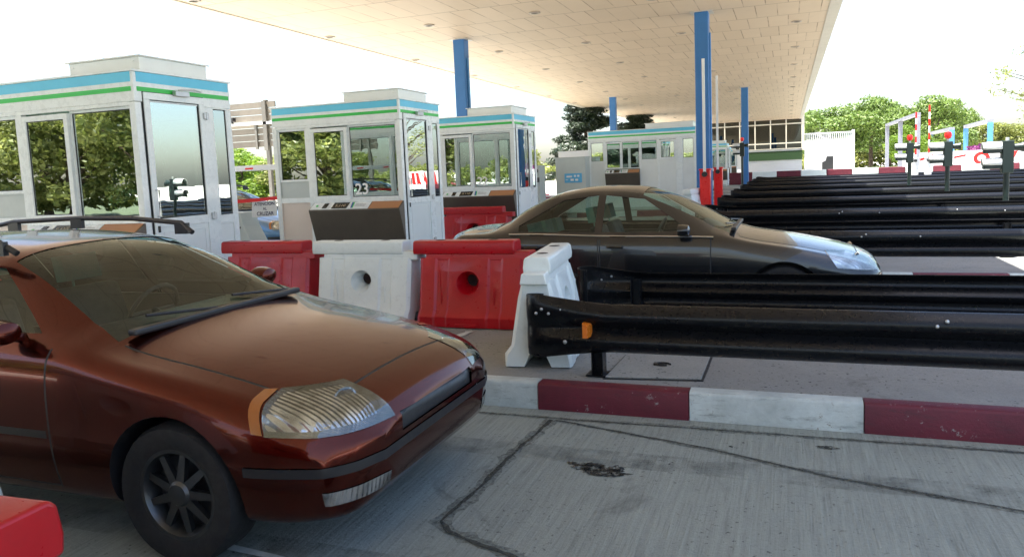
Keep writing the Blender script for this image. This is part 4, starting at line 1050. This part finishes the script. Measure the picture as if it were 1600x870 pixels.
    # lamps, grille
    for s in (-1, 1):
        for (pn, poly, ylo, mat, front) in P['lamps']:
            pl = [(-a, z) for a, z in poly]
            bx = bbox(pl)
            for (x0, z0), (x1, z1) in zip(pl, pl[1:]+pl[:1]):
                cutp((x0, 0, z0), (z1-z0, 0, -(x1-x0)), lambda c: c.y*s > ylo-.1 and bx[0] < c.x < bx[1] and bx[2] < c.z < bx[3])
            cutp((0, s*ylo, 0), (0, 1, 0), lambda c: c.y*s > ylo-.15 and bx[0] < c.x < bx[1] and bx[2] < c.z < bx[3])
            if pn == 'headlight':
                ho = extract(lambda c, n: c.y*s > ylo and inpoly(pl, c.x, c.z), pn, 'lens', .004)
                bb = bmesh.new(); bb.from_mesh(ho.data)
                bb.normal_update()
                rim_ = bmesh.ops.extrude_face_region(bb, geom=list(bb.faces)); vs_ = [g_ for g_ in rim_['geom'] if isinstance(g_, bmesh.types.BMVert)]
                ctr = sum((v.co for v in vs_), Vector())/max(1, len(vs_))
                for v in vs_: v.co += Vector((-.055, -s*.02, 0))+(ctr-v.co)*.12
                for f in list(bb.faces):
                    f.smooth = False
                top_ = [f for f in bb.faces if not any(v in vs_ for v in f.verts)]
                bmesh.ops.delete(bb, geom=top_, context='FACES_ONLY')
                m2 = bpy.data.meshes.new('lamp_reflector'); bb.to_mesh(m2); bb.free(); m2.materials.append(M['reflbowl'])
                o2 = bpy.data.objects.new('lamp_reflector', m2); C.objects.link(o2); o2.parent = ho
                for bx_, by_ in ((-.19, .49),):
                    q = MB(); q.lathe([(.0, -.05), (.03, -.045), (.05, -.01), (.058, .0), (.050, .0)], 0, 0, 0, 20, 'x'); q.lathe([(0, .012), (.018, .008), (.022, -.01)], 0, 0, 0, 12, 'x')
                    q_ = q.build('bulb', 'chrome', ho, smooth=True); q_.location = (bx_-.02, s*by_, .655); q_.rotation_euler = (0, 0, s*.5)
            else: extract(lambda c, n: c.y*s > ylo and inpoly(pl, c.x, c.z), pn, mat, .004)
    gz0, gz1, gw = P['grille']
    for co_, no_ in (((0, 0, gz0), (0, 0, 1)), ((0, 0, gz1), (0, 0, 1)), ((0, gw, 0), (0, 1, 0)), ((0, -gw, 0), (0, 1, 0))): cutp(co_, no_, lambda c: c.x > -.3)
    extract(lambda c, n: c.x > -.28 and gz0 < c.z < gz1 and abs(c.y) < gw, 'grille', 'dark', -.012)
    # doors and bonnet with dark shut lines
    for (s0, s1) in P['doors']:
        for k in (s0, s0+.011, s1-.011, s1): cutp((-k, 0, 0), (1, 0, 0), lambda c: abs(c.y) > .45 and -k-.2 < c.x < -k+.2 and c.z < 1.02)
        for z in (.27, .281): cutp((0, 0, z), (0, 0, 1), lambda c: abs(c.y) > .45 and -s1-.05 < c.x < -s0+.05)
        zt = P['beltz']
        cutp((0, 0, zt), (0, 0, 1), lambda c: abs(c.y) > .45 and -s1-.05 < c.x < -s0+.05)
        for s in (-1, 1):
            d_ = extract(lambda c, n: c.y*s > .5 and -s1+.011 < c.x < -s0-.011 and .281 < c.z < zt and s*n.y > .1, 'door', paint, 0)
            for f in bm.faces:
                c = f.calc_center_median()
                if c.y*s > .5 and -s1 < c.x < -s0 and .27 < c.z < zt and s*f.normal.y > .1: f.material_index = 100
            if d_:
                hz = zt-.075; hx = -(s1-.16); yy = s*(P['W']/2-.004)
                h = MB(); h.tube([(hx-.085, yy-.02*s, hz), (hx-.07, yy+.02*s, hz), (hx+.07, yy+.02*s, hz), (hx+.085, yy-.02*s, hz)], .013, 8); h.build('handle', paint, d_, smooth=True)
                t_ = MB(); t_.box(-s1+.02, yy-.006, .50, -s0-.02, yy+.012, .545); t_.build('side_moulding', 'dark', d_, bevel=.006)
    for z in (.435, .475): cutp((0, 0, z), (0, 0, 1), lambda c: c.x > -P['axles'][0]+.2)
    cutp((-.46, 0, 0), (1, 0, 0), lambda c: c.z < .6)
    extract(lambda c, n: c.x > -.46 and .435 < c.z < .475, 'bumper_strip', 'dark', .006)
    hs = P['hood']
    for k in (hs[0], hs[0]+.012): cutp((-k, 0, 0), (1, 0, 0), lambda c: c.z > .5 and -k-.2 < c.x < -k+.2)
    for s in (-1, 1):
        for w in (hs[2], hs[2]+.012): cutp((0, s*w, 0), (0, 1, 0), lambda c: c.z > .5 and -hs[1]-.02 < c.x < -hs[0])
    hood = extract(lambda c, n: -hs[1] < c.x < -hs[0]-.012 and abs(c.y) < hs[2] and n.z > .3, 'bonnet', paint, .001)
    for f in bm.faces:
        c = f.calc_center_median()
        if f.normal.z > .25 and c.z > .5 and ((-hs[1] < c.x < -hs[0] and hs[2] < abs(c.y) < hs[2]+.012) or (-hs[0]-.012 < c.x < -hs[0] and abs(c.y) < hs[2]+.012)): f.material_index = 100
    me_ = bpy.data.meshes.new('car_body')
    for f in bm.faces:
        f.smooth = True
        f.material_index = 1 if f.material_index == 100 else (2 if f.material_index == di and di != pi_ else 0)
    bm.to_mesh(me_); bm.free()
    for m_ in mats: me_.materials.append(m_)
    try: me_.set_sharp_from_angle(angle=R(50))
    except Exception: pass
    body = bpy.data.objects.new('car_body', me_); C.objects.link(body); body.parent = r
    # an inner dark shell just inside the door gaps
    W_ = P['W']/2
    ib = MB()
    for s in (-1, 1): ib.box(-P['doors'][-1][1]-.02, s*(W_-.11), .28, -P['doors'][0][0]+.02, s*(W_-.09), P['beltz']-.03)
    ib.build('door_lining', 'dark', r)
    # wheels
    for wx in P['axles']:
        for s in (-1, 1):
            w = empty('wheel', (-wx, s*(W_-.12), P['wr'])); w.parent = r; w.rotation_euler = (0, 0, 0 if s < 0 else PI)
            q = P['wr']; rr0 = q*.64
            t_ = MB(); t_.lathe([(rr0, -.085), (q*.80, -.105), (q*.95, -.10), (q, -.075), (q, .075), (q*.95, .10), (q*.8, .105), (rr0, .085)], 0, 0, 0, 44, 'y'); t_.build('tyre', 'tyre', w, smooth=True)
            t_ = MB(); t_.lathe([(rr0+.004, -.088), (rr0-.012, -.086), (rr0-.03, -.05), (rr0-.035, .08)], 0, 0, 0, 44, 'y')
            for k in range(9):
                a = 2*PI*k/9; ca, sa = math.cos(a), math.sin(a); px, pz = -sa, ca
                pts = []
                for (rad, hw, yy) in ((.03, .022, -.075), (rr0-.01, .014, -.066)):
                    for u in (-1, 1): pts.append((ca*rad+px*hw*u, yy, sa*rad+pz*hw*u))
                t_.add(pts+[(p_[0], p_[1]+.025, p_[2]) for p_ in pts], [(0, 1, 3, 2), (4, 6, 7, 5), (0, 2, 6, 4), (1, 5, 7, 3), (0, 4, 5, 1), (2, 3, 7, 6)])
            t_.lathe([(0, -.088), (.045, -.085), (.06, -.07), (.06, -.04)], 0, 0, 0, 20, 'y'); t_.build('rim', 'rim', w, smooth=True)
            t_ = MB(); t_.lathe([(0, -.01), (rr0-.02, -.01)], 0, 0, 0, 24, 'y'); t_.build('brake_disc', 'dark', w)
    # mirrors, wipers, seats, dashboard, wheel, plates
    ms, mz = P['mirror']
    for s in (-1, 1):
        q = MB(); rings_ = []
        for (xx, k) in ((.07, .35), (.055, .8), (.0, 1), (-.04, .95)):
            rings_.append([(-ms+xx, s*(W_+.03)+.09*k*math.cos(t), mz+.06*k*math.sin(t)) for t in [2*PI*j/16 for j in range(16)]])
        q.loft(rings_, closed=True, cap=True); q.tube([(-ms, s*(W_-.1), mz-.05), (-ms, s*(W_-.02), mz-.02)], .025, 8); mo = q.build('mirror', paint, r, smooth=True)
    sc0, sc1 = P['screens'][0][0], P['screens'][0][1]
    zc = pchip(P['top'], sc0)
    q = MB(); q.box(-sc0+.01, -.62, zc-.03, -sc0+.06, .62, zc+.002); q.build('scuttle', 'dark', r, bevel=.01)
    for y0 in (-.5, .1):
        q = MB(); q.tube([(-sc0+.02, y0+.45, zc+.0), (-sc0-.05, y0+.05, pchip(P['top'], sc0+.05)+.008)], .008, 6); q.build('wiper', 'dark', r)
    q = MB(); q.prism([(-sc0-.02, zc-.12), (-sc0-.55, zc-.06), (-sc0-.72, zc-.16), (-sc0-.72, zc-.4), (-sc0-.3, zc-.5)], -W_+.16, W_-.16, 'y'); q.build('dashboard', 'dark', r, bevel=.03)
    q = MB(); c_ = Vector((-sc0-.85, .36, zc-.12)); ax_ = Vector((-.9, 0, .45)).normalized(); e1 = Vector((0, 1, 0)); e2 = ax_.cross(e1)
    q.tube([c_+(e1*math.cos(t)+e2*math.sin(t))*.18 for t in [2*PI*k/24 for k in range(25)]], .014, 8, caps=False); q.tube([c_+e1*.17, c_-e1*.17], .016, 6); q.tube([c_, c_+Vector((.3, 0, -.15))], .03, 8); q.build('steering_wheel', 'dark', r, smooth=True)
    sh_ = P['seath']
    for (sx, ys) in ((P['seats'][0], (-.36, .36)), (P['seats'][1], (-.4, .0, .4))):
        hh = sh_-(0 if len(ys) == 2 else P.get('reardrop', 0))
        for ys_ in ys:
            q = MB(); wdt = .25 if len(ys) == 2 else .21
            q.prism([(-sx+.25, .34), (-sx-.28, .32), (-sx-.28, .46), (-sx+.25, .50)], ys_-wdt, ys_+wdt, 'y')
            q.prism([(-sx-.20, .42), (-sx-.34, .42), (-sx-.50, hh), (-sx-.40, hh+.02)], ys_-wdt*.95, ys_+wdt*.95, 'y')
            so_ = q.build('seat', 'seatc', r, bevel=.045, seg=3)
            q = MB(); q.prism([(-sx-.43, hh+.05), (-sx-.52, hh+.04), (-sx-.55, hh+.2), (-sx-.47, hh+.21)], ys_-.13, ys_+.13, 'y'); q.tube([(-sx-.47, ys_-.05, hh-.02), (-sx-.48, ys_-.05, hh+.06)], .008); q.build('headrest', 'seatt', so_, bevel=.03, seg=3)
    if P.get('chrome'):
        q = MB()
        for s in (-1, 1):
            pts = []
            for i in range(17):
                ss_ = P['chrome'][0]+(P['chrome'][1]-P['chrome'][0])*i/16; pts.append((-ss_, s*(pchip(P['wbelt'], ss_)+.004), pchip(P['belt'], ss_)-.004))
            q.tube(pts, .009, 6)
        q.build('belt_trim', 'chrome', r, smooth=True)
    if P.get('rails'):
        for s in (-1, 1):
            pts = [(-a, s*wd, z) for a, wd, z in P['rails']]; q = MB(); q.tube(pts, .016, 8)
            for a, wd, z in (P['rails'][1], P['rails'][-2], P['rails'][len(P['rails'])//2]): q.box(-a-.05, s*wd-.014, z-.07, -a+.05, s*wd+.014, z)
            q.build('roof_rail', 'dark', r, smooth=True)
    return r

estate = dict(L=4.35, W=1.74, wr=.305, axles=(.84, 3.42), beltz=.90,
    top=[(0, .60), (.05, .655), (.16, .71), (.4, .775), (.75, .845), (1.12, .905), (1.25, .94), (1.55, 1.10), (1.9, 1.27), (2.15, 1.33), (2.7, 1.365), (3.4, 1.36), (3.95, 1.32), (4.12, 1.22), (4.26, .95), (4.35, .66)],
    wtop=[(0, .46), (.06, .58), (.2, .655), (.5, .70), (1.1, .72), (1.5, .66), (2.0, .575), (2.8, .58), (3.7, .56), (4.05, .55), (4.35, .55)],
    belt=[(0, .54), (.2, .64), (.6, .745), (1.1, .84), (1.5, .905), (2.5, .925), (3.6, .945), (4.1, .94), (4.35, .60)],
    wbelt=[(0, .52), (.06, .66), (.2, .765), (.6, .815), (1.5, .825), (3.4, .82), (4.1, .78), (4.35, .64)],
    wmax=[(0, .54), (.05, .69), (.16, .80), (.5, .865), (1.0, .87), (3.6, .87), (4.15, .83), (4.35, .70)],
    low=[(0, .32), (.1, .23), (.4, .20), (3.9, .20), (4.35, .34)],
    windows=[[(1.62, .955), (2.08, 1.225), (2.52, 1.27), (2.52, .955)], [(2.62, .955), (2.62, 1.275), (3.42, 1.27), (3.42, .96)], [(3.52, .965), (3.52, 1.265), (3.86, 1.23), (4.0, .98)]],
    screens=[(1.28, 2.06, .66, .53), (4.24, 4.0, .60, .50)],
    lamps=[('headlight', [(-.05, .575), (-.05, .70), (.42, .735), (.36, .60)], .42, 'lamp', 1), ('indicator', [(.37, .605), (.43, .735), (.475, .74), (.415, .61)], .5, 'amber', 1), ('fog_lamp', [(-.05, .31), (-.05, .37), (.15, .37), (.15, .31)], .50, 'reflbowl', 1), ('tail_light', [(4.05, .70), (4.05, .95), (4.4, .95), (4.4, .70)], .60, 'cabred', 0)],
    grille=(.50, .585, .38), doors=[(1.50, 2.57), (2.58, 3.55)], hood=(.20, 1.22, .66), mirror=(1.72, .98), seats=(2.25, 3.15), seath=.98, px=.0,
    rails=[(1.98, .58, 1.30), (2.08, .60, 1.36), (2.5, .61, 1.395), (3.0, .61, 1.405), (3.6, .60, 1.39), (3.95, .585, 1.34)])
saloon = dict(L=4.45, W=1.74, wr=.31, axles=(.86, 3.50), beltz=.88,
    top=[(0, .58), (.05, .64), (.18, .70), (.45, .775), (.8, .845), (1.15, .90), (1.32, .95), (1.7, 1.15), (2.05, 1.315), (2.35, 1.39), (2.75, 1.405), (3.15, 1.36), (3.5, 1.22), (3.78, 1.05), (3.9, 1.005), (4.2, .985), (4.36, .95), (4.45, .62)],
    wtop=[(0, .46), (.06, .58), (.2, .655), (.5, .70), (1.15, .72), (1.6, .65), (2.1, .555), (2.8, .55), (3.4, .56), (3.8, .62), (4.2, .66), (4.45, .58)],
    belt=[(0, .54), (.2, .64), (.6, .745), (1.15, .845), (1.5, .90), (2.6, .92), (3.5, .945), (4.2, .93), (4.45, .58)],
    wbelt=[(0, .52), (.06, .66), (.2, .765), (.6, .815), (1.5, .825), (3.5, .82), (4.2, .77), (4.45, .66)],
    wmax=[(0, .54), (.05, .69), (.16, .80), (.5, .865), (1.0, .87), (3.6, .87), (4.25, .83), (4.45, .70)],
    low=[(0, .32), (.1, .23), (.4, .20), (4.0, .20), (4.45, .34)],
    windows=[[(1.72, .95), (2.2, 1.265), (2.60, 1.312), (2.60, .95)], [(2.68, .95), (2.68, 1.312), (3.05, 1.275), (3.52, 1.02), (3.50, .965)]],
    screens=[(1.36, 2.22, .66, .51), (3.84, 3.12, .60, .50)],
    lamps=[('headlight', [(-.05, .555), (-.05, .68), (.50, .745), (.40, .60)], .40, 'lamp', 1), ('fog_lamp', [(-.05, .31), (-.05, .37), (.15, .37), (.15, .31)], .50, 'reflbowl', 1), ('tail_light', [(4.15, .70), (4.15, .88), (4.5, .88), (4.5, .70)], .50, 'cabred', 0)],
    grille=(.50, .60, .34), doors=[(1.52, 2.62), (2.63, 3.50)], hood=(.20, 1.28, .66), mirror=(1.78, .97), seats=(2.3, 2.95), seath=.98, reardrop=.16, chrome=(1.5, 3.6))
car1 = make_car('estate_car', estate, 'redpaint'); car1.location = (-1.58, 3.17, 0); tag(car1, 'dark maroon estate car with roof rails in the nearest lane', 'car', 'cars passing the toll booths')
car2 = make_car('saloon_car', saloon, 'blackpaint'); car2.location = (.82, 8.22, 0); tag(car2, 'black saloon car with a silver gleam passing booth 23 towards the right', 'car', 'cars passing the toll booths')
car3 = make_car('parked_car', estate, 'bluepaint'); car3.location = (-9.0, 12.9, 0); car3.scale = (1.1, 1.1, 1.12); tag(car3, 'blue-grey car waiting in the gap between the two nearest booths', 'car', 'cars passing the toll booths')

# ------------------------------------------------------------------ light
w = bpy.data.worlds.new('World'); sc.world = w; w.use_nodes = True; nt = w.node_tree; bg = nt.nodes['Background']
sky = nt.nodes.new('ShaderNodeTexSky'); sky.sky_type = 'NISHITA'; sky.sun_disc = False
dirv = Vector((.19, .12, -1)).normalized()       # travel direction of the sunlight
elev = math.asin(-dirv.z); az = math.atan2(-dirv.x, -dirv.y)
sky.sun_elevation = elev; sky.sun_rotation = az; sky.air_density = 1.0; sky.dust_density = 2.5; sky.ozone_density = 1.0
nt.links.new(sky.outputs[0], bg.inputs[0]); bg.inputs[1].default_value = .09
sd = bpy.data.lights.new('sun', 'SUN'); sd.energy = 5.0; sd.angle = R(.5); sd.color = (1, .96, .88)
so = bpy.data.objects.new('sun', sd); C.objects.link(so); so.rotation_euler = dirv.to_track_quat('-Z', 'Y').to_euler()
so.location = (0, 0, 30)
sc.view_settings.view_transform = 'Standard'; sc.view_settings.look = 'None'; sc.view_settings.gamma = 1; sc.view_settings.exposure = 2.35
sc.render.engine = 'CYCLES'
cy = sc.cycles; cy.max_bounces = 8; cy.diffuse_bounces = 5; cy.glossy_bounces = 5; cy.transparent_max_bounces = 16; cy.transmission_bounces = 4
cy.caustics_reflective = False; cy.caustics_refractive = False; cy.use_denoising = True; cy.sample_clamp_indirect = 8
